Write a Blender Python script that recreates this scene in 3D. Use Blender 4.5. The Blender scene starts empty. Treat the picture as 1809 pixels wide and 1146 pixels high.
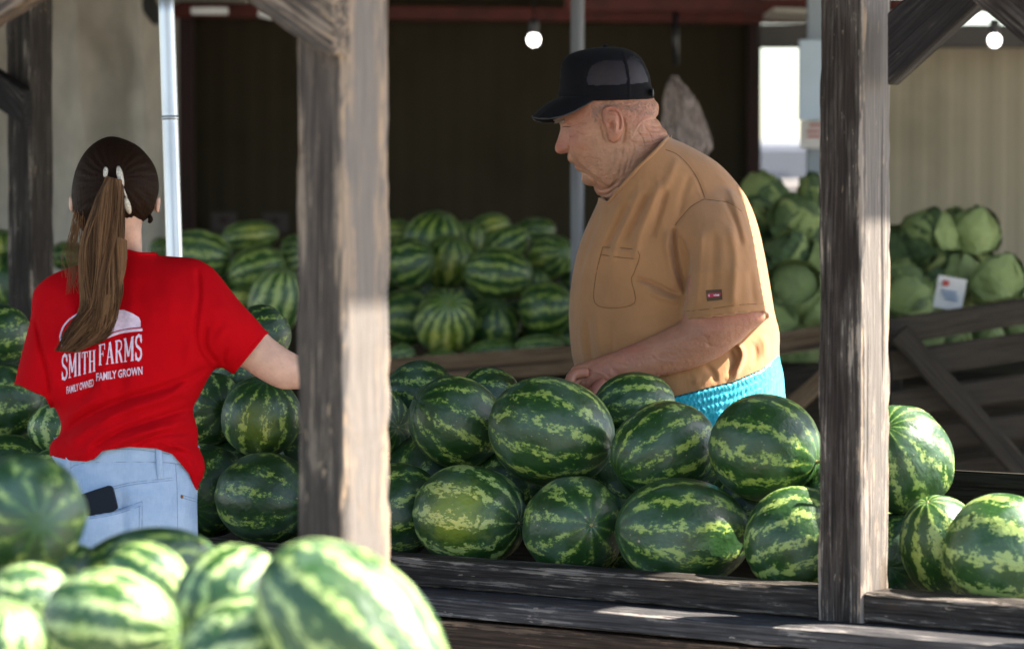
import bpy, math, random
import numpy as np
from mathutils import Vector, Matrix, noise as mnoise

random.seed(7)
rng = np.random.default_rng(7)
C = bpy.context.scene
COL = C.collection
R = math.radians

# ------------------------------------------------------------------ camera
PITCH = math.atan((573 - 350) / 6000.0)
CAM_Z = 1.47
cam_d = bpy.data.cameras.new('camera')
cam = bpy.data.objects.new('camera', cam_d)
COL.objects.link(cam)
cam.location = (0, 0, CAM_Z)
cam.rotation_euler = (R(90) - PITCH, 0, 0)
cam_d.sensor_width = 36
cam_d.lens = 36 * 6000 / 1809.0
cam_d.clip_start = 0.1
cam_d.clip_end = 2000
cam_d.dof.use_dof = True
cam_d.dof.focus_distance = 6.65
cam_d.dof.aperture_fstop = 4.3
C.camera = cam

# ------------------------------------------------------------------ light
SUN = Vector((0.667, 0.058, 0.743)).normalized()
world = bpy.data.worlds.new('World')
C.world = world
world.use_nodes = True
wn = world.node_tree
bg = wn.nodes['Background']
sky = wn.nodes.new('ShaderNodeTexSky')
sky.sky_type = 'NISHITA'
sky.sun_disc = False
sky.sun_elevation = math.asin(SUN.z)
sky.sun_rotation = math.atan2(SUN.x, SUN.y)
sky.dust_density = 1.2
wn.links.new(sky.outputs[0], bg.inputs[0])
bg.inputs[1].default_value = 0.094
sd = bpy.data.lights.new('sun', 'SUN')
sd.energy = 5.0
sd.angle = R(0.55)
sd.color = (1.0, 0.93, 0.82)
so = bpy.data.objects.new('sun', sd)
COL.objects.link(so)
so.rotation_euler = SUN.to_track_quat('Z', 'Y').to_euler()
so.location = (5, 5, 12)

C.view_settings.view_transform = 'Standard'
C.view_settings.look = 'None'
C.view_settings.gamma = 1
C.view_settings.use_curve_mapping = False
C.view_settings.exposure = 2.3
C.render.engine = 'CYCLES'
C.cycles.use_denoising = True
C.cycles.max_bounces = 8
C.cycles.diffuse_bounces = 5
C.cycles.transparent_max_bounces = 12
C.cycles.caustics_reflective = False
C.cycles.caustics_refractive = False
C.cycles.sample_clamp_indirect = 6

# ------------------------------------------------------------------ frame helpers
FWD = Vector((0, math.cos(PITCH), -math.sin(PITCH)))
UPV = Vector((0, math.sin(PITCH), math.cos(PITCH)))
CAM = Vector((0, 0, CAM_Z))


def W(px, py, d):
    """world point that stands d metres in front of the camera"""
    return CAM + FWD * d + Vector((1, 0, 0)) * ((px - 904.5) / 6000 * d) + UPV * ((573 - py) / 6000 * d)


def tag(o, label=None, cat=None, group=None, kind=None):
    if label: o['label'] = label
    if cat: o['category'] = cat
    if group: o['group'] = group
    if kind: o['kind'] = kind
    return o


def thing(name, loc, label, cat, group=None, rz=0):
    o = bpy.data.objects.new(name, None)
    o.empty_display_size = 0.1
    COL.objects.link(o)
    o.location = loc
    o.rotation_euler = (0, 0, rz)
    return tag(o, label, cat, group)


def mk(name, verts, faces, mat, parent=None, smooth=True, origin=None, sub=0):
    """one mesh object from WORLD coordinates (parents are unrotated empties)"""
    base = Vector(parent.location) if parent else Vector((0, 0, 0))
    org = Vector(origin) if origin is not None else base
    V = np.asarray(verts, dtype=float).reshape(-1, 3) - np.array(org)
    me = bpy.data.meshes.new(name)
    me.from_pydata([tuple(v) for v in V], [], [tuple(int(i) for i in f) for f in faces])
    me.validate(verbose=False)
    if smooth:
        me.polygons.foreach_set('use_smooth', [True] * len(me.polygons))
    me.update()
    o = bpy.data.objects.new(name, me)
    COL.objects.link(o)
    if mat: me.materials.append(mat)
    if parent:
        o.parent = parent
    o.location = org - base
    if sub:
        m = o.modifiers.new('sub', 'SUBSURF')
        m.levels = sub
        m.render_levels = sub
    return o


# ------------------------------------------------------------------ node helper
class NT:
    def __init__(self, name):
        self.mat = bpy.data.materials.new(name)
        self.mat.use_nodes = True
        self.t = self.mat.node_tree
        self.b = self.t.nodes['Principled BSDF']
        self.out = self.t.nodes['Material Output']

    def n(self, typ, **kw):
        x = self.t.nodes.new(typ)
        for k, v in kw.items():
            setattr(x, k, v)
        return x

    def put(self, sock, v):
        if isinstance(v, bpy.types.NodeSocket):
            self.t.links.new(v, sock)
        elif v is not None:
            if sock.type == 'RGBA' and not isinstance(v, (int, float)) and len(v) == 3:
                v = (*v, 1)
            sock.default_value = v

    def set(self, name, v):
        self.put(self.b.inputs[name], v)

    def m(self, op, a, b=None, c=None, clamp=False):
        x = self.n('ShaderNodeMath', operation=op, use_clamp=clamp)
        self.put(x.inputs[0], a)
        if b is not None: self.put(x.inputs[1], b)
        if c is not None: self.put(x.inputs[2], c)
        return x.outputs[0]

    def vm(self, op, a, b=None):
        x = self.n('ShaderNodeVectorMath', operation=op)
        self.put(x.inputs[0], a)
        if b is not None: self.put(x.inputs[1], b)
        return x.outputs[1] if op in ('DOT_PRODUCT', 'LENGTH', 'DISTANCE') else x.outputs[0]

    def noise(self, vec, scale, detail=4, rough=0.55, dist=0.0, col=False):
        x = self.n('ShaderNodeTexNoise')
        self.put(x.inputs['Vector'], vec)
        self.put(x.inputs['Scale'], scale)
        x.inputs['Detail'].default_value = detail
        x.inputs['Roughness'].default_value = rough
        x.inputs['Distortion'].default_value = dist
        return x.outputs[1] if col else x.outputs[0]

    def voro(self, vec, scale, feature='F1'):
        x = self.n('ShaderNodeTexVoronoi', feature=feature)
        self.put(x.inputs['Vector'], vec)
        self.put(x.inputs['Scale'], scale)
        return x.outputs[0]

    def mix(self, f, a, b, blend='MIX'):
        x = self.n('ShaderNodeMix', data_type='RGBA', blend_type=blend)
        self.put(x.inputs[0], f)
        self.put(x.inputs[6], a)
        self.put(x.inputs[7], b)
        return x.outputs[2]

    def ss(self, v, a, b, lo=0.0, hi=1.0):
        x = self.n('ShaderNodeMapRange', interpolation_type='SMOOTHSTEP')
        self.put(x.inputs[0], v)
        self.put(x.inputs[1], a)
        self.put(x.inputs[2], b)
        self.put(x.inputs[3], lo)
        self.put(x.inputs[4], hi)
        return x.outputs[0]

    def coord(self, which='Object'):
        return self.n('ShaderNodeTexCoord').outputs[which]

    def mapv(self, vec, scale=(1, 1, 1), loc=(0, 0, 0), rot=(0, 0, 0)):
        x = self.n('ShaderNodeMapping')
        self.put(x.inputs['Vector'], vec)
        x.inputs['Scale'].default_value = scale
        x.inputs['Location'].default_value = loc
        x.inputs['Rotation'].default_value = rot
        return x.outputs[0]

    def sep(self, vec):
        x = self.n('ShaderNodeSeparateXYZ')
        self.put(x.inputs[0], vec)
        return x.outputs

    def comb(self, x_, y_, z_):
        x = self.n('ShaderNodeCombineXYZ')
        for i, v in enumerate((x_, y_, z_)): self.put(x.inputs[i], v)
        return x.outputs[0]

    def bump(self, h, strength=0.3, dist=0.01, normal=None):
        x = self.n('ShaderNodeBump')
        self.put(x.inputs['Height'], h)
        x.inputs['Strength'].default_value = strength
        x.inputs['Distance'].default_value = dist
        if normal is not None: self.put(x.inputs['Normal'], normal)
        self.put(self.b.inputs['Normal'], x.outputs[0])
        return x.outputs[0]

    def info(self, which='Random'):
        return self.n('ShaderNodeObjectInfo').outputs[which]

    def attr(self, name, out='Fac'):
        x = self.n('ShaderNodeAttribute', attribute_name=name)
        return x.outputs[out]


def plain(name, col, rough=0.6, metal=0.0, spec=0.5, nscale=0, namt=0.15, bump=0.0):
    n = NT(name)
    c = col
    if nscale:
        f = n.noise(n.coord(), nscale, 5)
        c = n.mix(n.ss(f, .3, .7), tuple(v * (1 - namt) for v in col), tuple(min(1, v * (1 + namt)) for v in col))
        if bump: n.bump(f, bump, 0.004)
    n.set('Base Color', c)
    n.set('Roughness', rough)
    n.set('Metallic', metal)
    n.set('Specular IOR Level', spec)
    return n.mat


# ------------------------------------------------------------------ materials
def melon_mat():
    n = NT('melon_rind')
    P = n.coord()
    rnd = n.info('Random')
    col = n.info('Color')
    cs = n.n('ShaderNodeSeparateColor')
    n.put(cs.inputs[0], col)
    light, spot, pale = cs.outputs
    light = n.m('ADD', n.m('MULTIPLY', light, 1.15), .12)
    x, y, z = n.sep(P)
    off = n.comb(n.m('MULTIPLY', rnd, 37.0), n.m('MULTIPLY', rnd, 91.0), n.m('MULTIPLY', rnd, 53.0))
    Q = n.vm('ADD', P, off)
    th = n.m('ARCTAN2', y, x)
    az = n.m('ABSOLUTE', z)
    polar = n.ss(az, .72, .97)
    rim = n.m('SUBTRACT', 1.0, polar)
    w1 = n.m('MULTIPLY', n.m('SUBTRACT', n.noise(Q, 1.9, 3), .5), 6.0)
    w2 = n.m('MULTIPLY', n.m('SUBTRACT', n.noise(Q, 7.0, 4, .75), .5), 4.2)
    w = n.m('ADD', w1, w2)
    w = n.m('MULTIPLY', w, n.m('ADD', .35, n.m('MULTIPLY', rim, .65)))
    cnt = n.m('ADD', 10.0, n.m('FLOOR', n.m('MULTIPLY', n.m('FRACT', n.m('MULTIPLY', rnd, 17.3)), 4.0)))
    ang = n.m('ADD', n.m('MULTIPLY', th, cnt), w)
    s = n.m('ADD', n.m('MULTIPLY', n.m('SINE', ang), .5), .5)
    # mottling: eats the stripes into ragged flecks
    mq = n.vm('MULTIPLY', Q, (1, 1, .55))
    mot = n.noise(mq, 14.0, 4, .62)
    mot2 = n.noise(Q, 4.5, 3, .6)
    v = n.m('ADD', s, n.m('MULTIPLY', n.m('SUBTRACT', mot, .5), n.m('ADD', .5, n.m('MULTIPLY', rim, 2.1))))
    v = n.m('ADD', v, n.m('MULTIPLY', n.m('SUBTRACT', mot2, .5), n.m('MULTIPLY', rim, 1.7)))
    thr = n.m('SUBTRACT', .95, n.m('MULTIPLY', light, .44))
    gran = n.noise(mq, 44.0, 2, .6)
    v = n.m('ADD', v, n.m('MULTIPLY', n.m('SUBTRACT', gran, .5), n.m('ADD', .25, n.m('MULTIPLY', rim, .55))))
    thr = n.m('ADD', thr, n.m('MULTIPLY', polar, .16))
    mask = n.ss(v, thr, n.m('ADD', thr, .34))
    # soft halo of mid green round the stripes
    halo = n.ss(v, n.m('SUBTRACT', thr, .42), n.m('ADD', thr, .05))
    fine = n.noise(mq, 34.0, 3, .7)
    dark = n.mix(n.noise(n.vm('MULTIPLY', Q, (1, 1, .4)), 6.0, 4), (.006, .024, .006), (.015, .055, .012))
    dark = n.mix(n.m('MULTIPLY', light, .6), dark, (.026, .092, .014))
    mid = n.mix(n.ss(fine, .35, .65), (.014, .060, .012), (.060, .155, .020))
    lite = n.mix(n.noise(Q, 9.0, 3), (.20, .31, .035), (.36, .44, .075))
    lite = n.mix(pale, lite, (.46, .58, .24))
    c = n.mix(n.m('MULTIPLY', halo, .75), dark, mid)
    c = n.mix(n.m('MULTIPLY', mask, .92), c, lite)
    # yellow ground spot on the +X side
    d = n.vm('DISTANCE', P, (.92, 0.0, .18))
    gs = n.m('MULTIPLY', n.ss(n.m('ADD', d, n.m('MULTIPLY', n.m('SUBTRACT', mot2, .5), .9)), .86, .1), spot)
    c = n.mix(gs, c, n.mix(mask, (.20, .26, .02), (.66, .62, .14)))
    # corky scars
    sc = n.ss(n.m('ADD', n.voro(Q, 2.6), n.m('MULTIPLY', n.noise(Q, 20, 3), .09)), .115, .085)
    sc = n.m('MULTIPLY', sc, n.ss(n.noise(Q, 1.7, 1), .46, .56))
    c = n.mix(n.m('MULTIPLY', sc, .8), c, (.42, .33, .22))
    sc2 = n.ss(n.voro(Q, 7.5), .10, .05)
    sc2 = n.m('MULTIPLY', sc2, n.ss(n.noise(Q, 2.3, 1), .47, .56))
    c = n.mix(n.m('MULTIPLY', sc2, .65), c, (.45, .38, .24))
    # scar and stem seat at the ends
    c = n.mix(n.ss(az, .992, .999), c, (.20, .17, .07))
    # waxy bloom
    bl = n.ss(n.noise(Q, 1.6, 3), .42, .75)
    c = n.mix(n.m('MULTIPLY', bl, .13), c, (.30, .42, .40))
    n.set('Base Color', c)
    n.set('Roughness', n.m('ADD', .36, n.m('ADD', n.m('MULTIPLY', bl, .16), n.m('MULTIPLY', gran, .10))))
    n.set('Specular IOR Level', .60)
    h = n.m('ADD', n.m('MULTIPLY', n.noise(Q, 3.2, 3), 1.0), n.m('MULTIPLY', fine, .06))
    n.bump(h, .12, .05)
    return n.mat


def wood_mat(name, paint, bare, wear=.5, greyed=(.30, .27, .24), rough=.72, gl=1.0, low=0.0):
    """painted timber, local X runs with the grain; attribute 'edge' is 1 on the arrises"""
    n = NT(name)
    P = n.coord()
    rnd = n.info('Random')
    off = n.comb(n.m('MULTIPLY', rnd, 31.0), n.m('MULTIPLY', rnd, 17.0), n.m('MULTIPLY', rnd, 7.0))
    Q = n.vm('ADD', P, off)
    g1 = n.noise(n.vm('MULTIPLY', Q, (7.0, 230, 230)), 1.0, 4, .62, .2)
    g2 = n.noise(n.vm('MULTIPLY', Q, (5.0, 260, 260)), 1.0, 3, .6)
    ring = n.noise(n.vm('MULTIPLY', Q, (1.0, 20, 20)), 1.0, 2, .5, .5)
    lat = n.m('ADD', n.m('MULTIPLY', n.m('SINE', n.m('MULTIPLY', ring, 70.0)), .5), .5)
    blot = n.noise(n.vm('MULTIPLY', Q, (6.0, 22, 22)), 1.0, 6, .68)
    edge = n.attr('edge')
    bare_c = n.mix(lat, bare, greyed)
    bare_c = n.mix(n.m('MULTIPLY', g2, .35), bare_c, tuple(v * .55 for v in bare))
    paint_c = n.mix(n.ss(g1, .3, .7), tuple(v * .55 for v in paint), tuple(v * 1.5 for v in paint))
    v = n.m('ADD', n.m('MULTIPLY', blot, 1.0), n.m('MULTIPLY', n.m('SUBTRACT', g1, .5), .8))
    if low: v = n.m('ADD', v, n.ss(n.sep(P)[0], 1.1, .0, 0, low))
    v = n.m('ADD', v, n.m('MULTIPLY', n.m('SUBTRACT', lat, .5), .14))
    v = n.m('ADD', v, n.m('MULTIPLY', edge, n.m('MULTIPLY', n.noise(n.vm('MULTIPLY', Q, (11, 3, 3)), 1.0, 4), .46)))
    sun_f = n.attr('sun_tone')  # right post faces coloured lighter so they read as sunlit
    v = n.m('ADD', v, n.m('MULTIPLY', sun_f, .07))
    t = .98 - wear * .62
    mask = n.ss(v, t, t + .11)
    thin = n.ss(v, t - .25, t + .05)
    c = n.mix(n.m('MULTIPLY', thin, .15), paint_c, greyed)
    c = n.mix(n.m('MULTIPLY', sun_f, n.m('ADD', .35, n.m('MULTIPLY', g1, .45))), c, (.215, .19, .17))
    c = n.mix(n.m('MULTIPLY', mask, .9), c, bare_c)
    chip = n.ss(n.noise(n.vm('MULTIPLY', Q, (26, 95, 95)), 1.0, 3, .6), .655, .69)
    chip = n.m('MULTIPLY', chip, n.ss(blot, .44, .58))
    c = n.mix(n.m('MULTIPLY', chip, min(1.0, wear * 1.5)), c, bare_c)
    knot = n.ss(n.voro(n.vm('MULTIPLY', Q, (2.6, 9, 9)), 1.0), .16, .08)
    c = n.mix(n.m('MULTIPLY', knot, .6), c, (.06, .035, .02))
    crack = n.ss(n.noise(n.vm('MULTIPLY', Q, (.9, 46, 46)), 1.0, 2, .5, .3),   .335, .30)
    c = n.mix(n.m('MULTIPLY', crack, .75), c, (.012, .010, .009))
    n.set('Base Color', c)
    n.set('Roughness', n.m('SUBTRACT', rough, n.m('MULTIPLY', n.m('SUBTRACT', 1.0, mask), .06 * gl)))
    n.set('Specular IOR Level', .18)
    h = n.m('SUBTRACT', n.m('ADD', n.m('MULTIPLY', g1, .8), n.m('MULTIPLY', lat, .25)), n.m('MULTIPLY', mask, .35))
    h = n.m('SUBTRACT', h, n.m('MULTIPLY', crack, 1.2))
    n.bump(h, .75, .004)
    return n.mat


def skin_mat(name, base, red, rough=.5, pores=1.0):
    n = NT(name)
    P = n.coord()
    f = n.noise(P, 34, 5, .6)
    big = n.noise(P, 9, 3)
    c = n.mix(n.ss(f, .35, .7), tuple(v * .86 for v in base), tuple(min(1, v * 1.1) for v in base))
    c = n.mix(n.m('MULTIPLY', n.ss(big, .42, .72), .15 + .35 * pores), c, red)
    c = n.mix(n.m('MULTIPLY', n.ss(n.noise(P, 75, 4, .65), .5, .72), .35 * pores), c, tuple(v * .62 for v in base))
    c = n.mix(n.m('MULTIPLY', n.attr('red'), .75), c, red)
    spots = n.m('MULTIPLY', n.ss(n.voro(P, 55), .16, .09), n.ss(n.noise(P, 14, 2), .52, .62))
    c = n.mix(n.m('MULTIPLY', spots, .55 * pores), c, tuple(v * .45 for v in base))
    c = n.mix(n.attr('hair'), c, (.16, .12, .09))
    n.set('Base Color', c)
    n.set('Roughness', rough)
    n.set('Specular IOR Level', .4)
    n.set('Subsurface Weight', .12)
    n.b.inputs['Subsurface Radius'].default_value = (1.0, .35, .2)
    n.b.inputs['Subsurface Scale'].default_value = .006
    w = n.noise(n.vm('MULTIPLY', P, (1, 1, 1)), 120, 4, .7)
    w2 = n.voro(P, 230)
    w3 = n.noise(n.vm('MULTIPLY', P, (40, 40, 130)), 1.0, 3, .6, .8)
    h = n.m('ADD', n.m('MULTIPLY', w, .8), n.m('ADD', n.m('MULTIPLY', w2, .3), n.m('MULTIPLY', w3, .8 * pores)))
    n.bump(h, .5 * (0.35 + .65 * pores), .0022)
    return n.mat


def cloth_mat(name, col, fade=.12, rough=.9, weave=1500, sheen=.25, wr=.5, spec=.2):
    n = NT(name)
    P = n.coord()
    big = n.noise(P, 7, 5, .6)
    c = n.mix(n.ss(big, .3, .75), tuple(v * (1 - fade) for v in col), tuple(min(1, v * (1 + fade)) for v in col))
    fib = n.noise(P, 420, 2, .7)
    c = n.mix(n.m('MULTIPLY', fib, .22), c, tuple(v * .7 for v in col))
    n.set('Base Color', c)
    n.set('Roughness', rough)
    n.set('Specular IOR Level', spec)
    n.set('Sheen Weight', sheen)
    n.set('Sheen Roughness', .5)
    wv = n.noise(n.vm('MULTIPLY', P, (38, 30, 14)), 1.0, 4, .6, .6)
    h = n.m('ADD', n.m('MULTIPLY', wv, wr), n.m('MULTIPLY', fib, .06))
    n.bump(h, .5, .006)
    return n.mat


def denim_mat():
    n = NT('light_denim')
    P = n.coord()
    f = n.noise(n.vm('MULTIPLY', P, (500, 60, 60)), 1.0, 3, .7)
    g = n.noise(n.vm('MULTIPLY', P, (60, 60, 600)), 1.0, 2, .7)
    big = n.noise(P, 9, 5, .65)
    c = n.mix(n.ss(big, .35, .7), (.24, .37, .56), (.40, .53, .70))
    c = n.mix(n.m('MULTIPLY', f, .45), c, (.62, .70, .80))
    c = n.mix(n.m('MULTIPLY', g, .2), c, (.18, .28, .46))
    n.set('Base Color', c)
    n.set('Roughness', .88)
    n.set('Specular IOR Level', .2)
    n.bump(n.m('ADD', n.m('ADD', n.m('MULTIPLY', f, .3), n.m('MULTIPLY', g, .2)), n.m('MULTIPLY', n.noise(P, 26, 3), .7)), .4, .004)
    return n.mat


def hair_mat(name, a, b):
    n = NT(name)
    P = n.coord()
    s = n.attr('strand')
    f = n.noise(n.vm('MULTIPLY', P, (260, 260, 18)), 1.0, 3, .6)
    c = n.mix(n.m('ADD', n.m('MULTIPLY', s, .75), n.m('MULTIPLY', f, .35), clamp=True), a, b)
    n.set('Base Color', c)
    n.set('Roughness', .6)
    n.set('Specular IOR Level', .08)
    n.bump(f, .6, .003)
    return n.mat


def corrug_mat(name, col, fade=.1, stain=(.1, .09, .06), st=.3, metal=0.0, rough=.6, spec=.5):
    n = NT(name)
    n.set('Specular IOR Level', spec)
    P = n.coord()
    f = n.noise(n.vm('MULTIPLY', P, (6, 6, .8)), 1.0, 5, .6)
    g = n.noise(P, 2.2, 4)
    c = n.mix(f, tuple(v * (1 - fade) for v in col), tuple(v * (1 + fade) for v in col))
    c = n.mix(n.m('MULTIPLY', n.ss(g, .45, .75), st), c, stain)
    n.set('Base Color', c)
    n.set('Roughness', rough)
    n.set('Metallic', metal)
    return n.mat


M = {}
M['melon'] = melon_mat()
M['stem'] = plain('dry_stem', (.34, .30, .13), .8, nscale=40, namt=.3, bump=.3)
M['post'] = wood_mat('dark_stained_timber', (.020, .015, .0125), (.36, .26, .17), .34)
M['post_worn'] = wood_mat('worn_stained_timber', (.022, .0155, .0125), (.42, .30, .20), .33, low=.13)
M['post_near'] = wood_mat('weathered_grey_timber', (.056, .043, .035), (.44, .31, .20), .52, greyed=(.22, .175, .14), low=.08)
M['brace_dark'] = wood_mat('dark_brace_timber', (.014, .012, .0125), (.30, .22, .14), .12)
M['rail'] = wood_mat('weathered_rail_timber', (.024, .019, .016), (.42, .34, .27), .56, greyed=(.17, .15, .13))
M['ledge'] = wood_mat('ledge_timber', (.042, .040, .042), (.44, .38, .32), .46, greyed=(.19, .18, .18))
M['plank'] = wood_mat('brown_plank_timber', (.040, .026, .018), (.34, .22, .14), .46, greyed=(.14, .095, .065))
M['crate'] = wood_mat('raw_crate_timber', (.10, .068, .04), (.19, .13, .08), .50, greyed=(.17, .13, .09))
M['crate_dark'] = wood_mat('old_pallet_timber', (.022, .018, .013), (.065, .05, .036), .40, greyed=(.035, .03, .024))
M['galv'] = corrug_mat('galvanised_tube', (.56, .60, .66), .14, (.3, .32, .36), .5, .75, .34)
M['galvdark'] = corrug_mat('dull_steel_tube', (.13, .14, .16), .14, (.08, .08, .09), .5, .3, .5)
M['skin_man'] = skin_mat('weathered_skin', (.40, .205, .120), (.36, .11, .075), .52, 1.0)
M['skin_girl'] = skin_mat('fair_skin', (.66, .42, .31), (.58, .26, .19), .5, .15)
M['tan_shirt'] = cloth_mat('tan_cotton', (.375, .185, .080), .10, wr=.6)
M['red_shirt'] = cloth_mat('red_cotton', (.50, .0015, .006), .08, wr=.5, sheen=0, spec=.08)
M['denim'] = denim_mat()
M['denim_stitch'] = plain('denim_stitch', (.16, .22, .34), .9)
M['tan_stitch'] = plain('tan_stitch', (.13, .062, .022), .9)
M['print'] = plain('pale_print', (.70, .55, .66), .8, nscale=160, namt=.12)
M['cap'] = cloth_mat('black_twill', (.0055, .0055, .0075), .1, wr=.12, sheen=.03, spec=.12)
M['black_plastic'] = plain('black_plastic', (.012, .013, .018), .35)
M['phone'] = plain('phone_case', (.004, .008, .016), .45, spec=.2)
M['hair'] = hair_mat('dark_brown_hair', (.0035, .002, .0015), (.050, .022, .010))
M['ponytail'] = hair_mat('brown_ponytail_hair', (.014, .0065, .0035), (.27, .145, .072))
M['brow'] = plain('grey_brow', (.25, .19, .15), .8)
M['pearl'] = plain('pearl_clip', (.62, .56, .46), .25, nscale=300, namt=.35, bump=.6)
M['shorts'] = None
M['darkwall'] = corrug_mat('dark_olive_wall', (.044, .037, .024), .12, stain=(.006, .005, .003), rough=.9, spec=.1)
M['tanwall'] = corrug_mat('tan_sheet_wall', (.36, .32, .235), .10, (.19, .17, .12), .45)
M['redbeam'] = plain('dark_red_paint', (.09, .012, .008), .6, nscale=12, namt=.3)
M['maroon'] = plain('maroon_paint', (.022, .005, .005), .7, nscale=12, namt=.3)
M['canvas'] = cloth_mat('grey_canvas', (.50, .47, .42), .14, wr=.6, sheen=0)
M['white'] = plain('white_paint', (.72, .74, .76), .55, nscale=8, namt=.08)
M['bluewhite'] = plain('pale_blue_board', (.42, .52, .62), .5, nscale=4, namt=.05)
M['paper'] = plain('card', (.62, .60, .58), .8, nscale=30, namt=.05)
M['inkred'] = plain('red_ink', (.40, .05, .05), .8)
M['inkblue'] = plain('blue_ink', (.14, .22, .36), .8)
M['roofdark'] = plain('dark_roof_sheet', (.05, .047, .045), .7, nscale=3, namt=.2)
M['leafg'] = None


def shorts_mat():
    n = NT('turquoise_nylon')
    P = n.coord()
    x, y, z = n.sep(P)
    f = n.noise(n.vm('MULTIPLY', P, (150, 60, 20)), 1.0, 4, .6)
    c = n.mix(f, (.008, .34, .46), (.02, .52, .64))
    n.set('Base Color', c)
    n.set('Roughness', .38)
    n.set('Sheen Weight', .3)
    n.bump(f, .7, .004)
    return n.mat


M['shorts'] = shorts_mat()


def cabbage_mat():
    n = NT('cabbage_leaf')
    P = n.coord()
    rnd = n.info('Random')
    Q = n.vm('ADD', P, n.comb(rnd, n.m('MULTIPLY', rnd, 9.0), 0.0))
    x, y, z = n.sep(P)
    th = n.m('ARCTAN2', y, x)
    fan = n.m('SINE', n.m('ADD', n.m('MULTIPLY', th, 9.0), n.m('MULTIPLY', n.noise(Q, 4, 3), 6.0)))
    vein = n.ss(fan, .93, .995)
    v2 = n.voro(n.vm('ADD', Q, n.vm('MULTIPLY', n.noise(Q, 6, 2, col=True), (.15, .15, .15))), 9, 'DISTANCE_TO_EDGE')
    ve = n.ss(v2, .05, .01)
    f = n.noise(Q, 3.5, 4)
    col = n.info('Color')
    cs = n.n('ShaderNodeSeparateColor')
    n.put(cs.inputs[0], col)
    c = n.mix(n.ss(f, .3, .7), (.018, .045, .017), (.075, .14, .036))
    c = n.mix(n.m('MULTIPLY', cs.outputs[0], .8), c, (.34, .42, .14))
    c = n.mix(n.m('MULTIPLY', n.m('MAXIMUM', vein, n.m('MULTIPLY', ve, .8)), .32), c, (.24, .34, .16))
    n.set('Base Color', c)
    n.set('Roughness', .5)
    n.bump(n.m('ADD', n.m('MULTIPLY', v2, .7), n.m('MULTIPLY', vein, .4)), .5, .06)
    return n.mat


M['leafg'] = cabbage_mat()


def ground_mat():
    n = NT('pale_gravel_ground')
    P = n.coord()
    f = n.noise(P, 1.3, 5)
    g = n.noise(P, 60, 4, .7)
    c = n.mix(f, (.28, .25, .21), (.40, .36, .30))
    c = n.mix(n.m('MULTIPLY', g, .4), c, (.20, .18, .15))
    n.set('Base Color', c)
    n.set('Roughness', .9)
    n.bump(g, .6, .02)
    return n.mat


M['ground'] = ground_mat()
M['glass'] = plain('dark_window_glass', (.05, .06, .08), .08)
M['tyre'] = plain('tyre_rubber', (.02, .02, .02), .8)


def emit_mat(name, col, s):
    n = NT(name)
    n.set('Base Color', col)
    n.set('Emission Color', col)
    n.set('Emission Strength', s)
    return n.mat


M['bulb'] = emit_mat('lit_bulb', (1.0, .96, .90), 2.2)


# ------------------------------------------------------------------ shape helpers
def board_mesh(L, w, t, seg=None, rough=.0015, bev=.004, seed=0, taper=None):
    """box along local X, ring of 16 points, with a chipped edge attribute"""
    seg = seg or max(2, int(L / .05))
    fr = [0, .10, .5, .90]
    ring = []
    for k in range(4):
        for j, f in enumerate(fr):
            e = 1.0 if j == 0 else (.55 if j in (1, 3) else 0.0)
            if k == 0: p = (-w / 2 + w * f, -t / 2)
            elif k == 1: p = (w / 2, -t / 2 + t * f)
            elif k == 2: p = (w / 2 - w * f, t / 2)
            else: p = (-w / 2, t / 2 - t * f)
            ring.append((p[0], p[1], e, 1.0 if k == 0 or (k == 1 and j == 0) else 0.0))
    V, E, SUNF = [], [], []
    for i in range(seg + 1):
        x = L * i / seg
        for (a, b, e, sun_f) in ring:
            q = mnoise.noise(Vector((x * 9 + seed * 7.1, a * 30, b * 30 + seed)))
            q2 = mnoise.noise(Vector((x * 40 + seed * 3.3, a * 60, b * 60)))
            ina = 0
            if e == 1.0:
                ina = bev * (.55 + .9 * max(0, q2) + .5 * q)
            s = 1 - ina / (min(w, t) / 2)
            if e == 1.0:
                aa = math.copysign(abs(a) - ina, a)
                bb = math.copysign(abs(b) - ina, b)
            else:
                aa, bb = a, b
            V.append((x, aa + q * rough, bb + q2 * rough * .6))
            E.append(e)
            SUNF.append(sun_f)
    F = []
    m = 16
    for i in range(seg):
        for j in range(m):
            a = i * m + j
            b = i * m + (j + 1) % m
            F.append((a, b, b + m, a + m))
    F.append(tuple(range(m))[::-1])
    F.append(tuple(seg * m + j for j in range(m)))
    return V, F, E, SUNF


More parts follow.
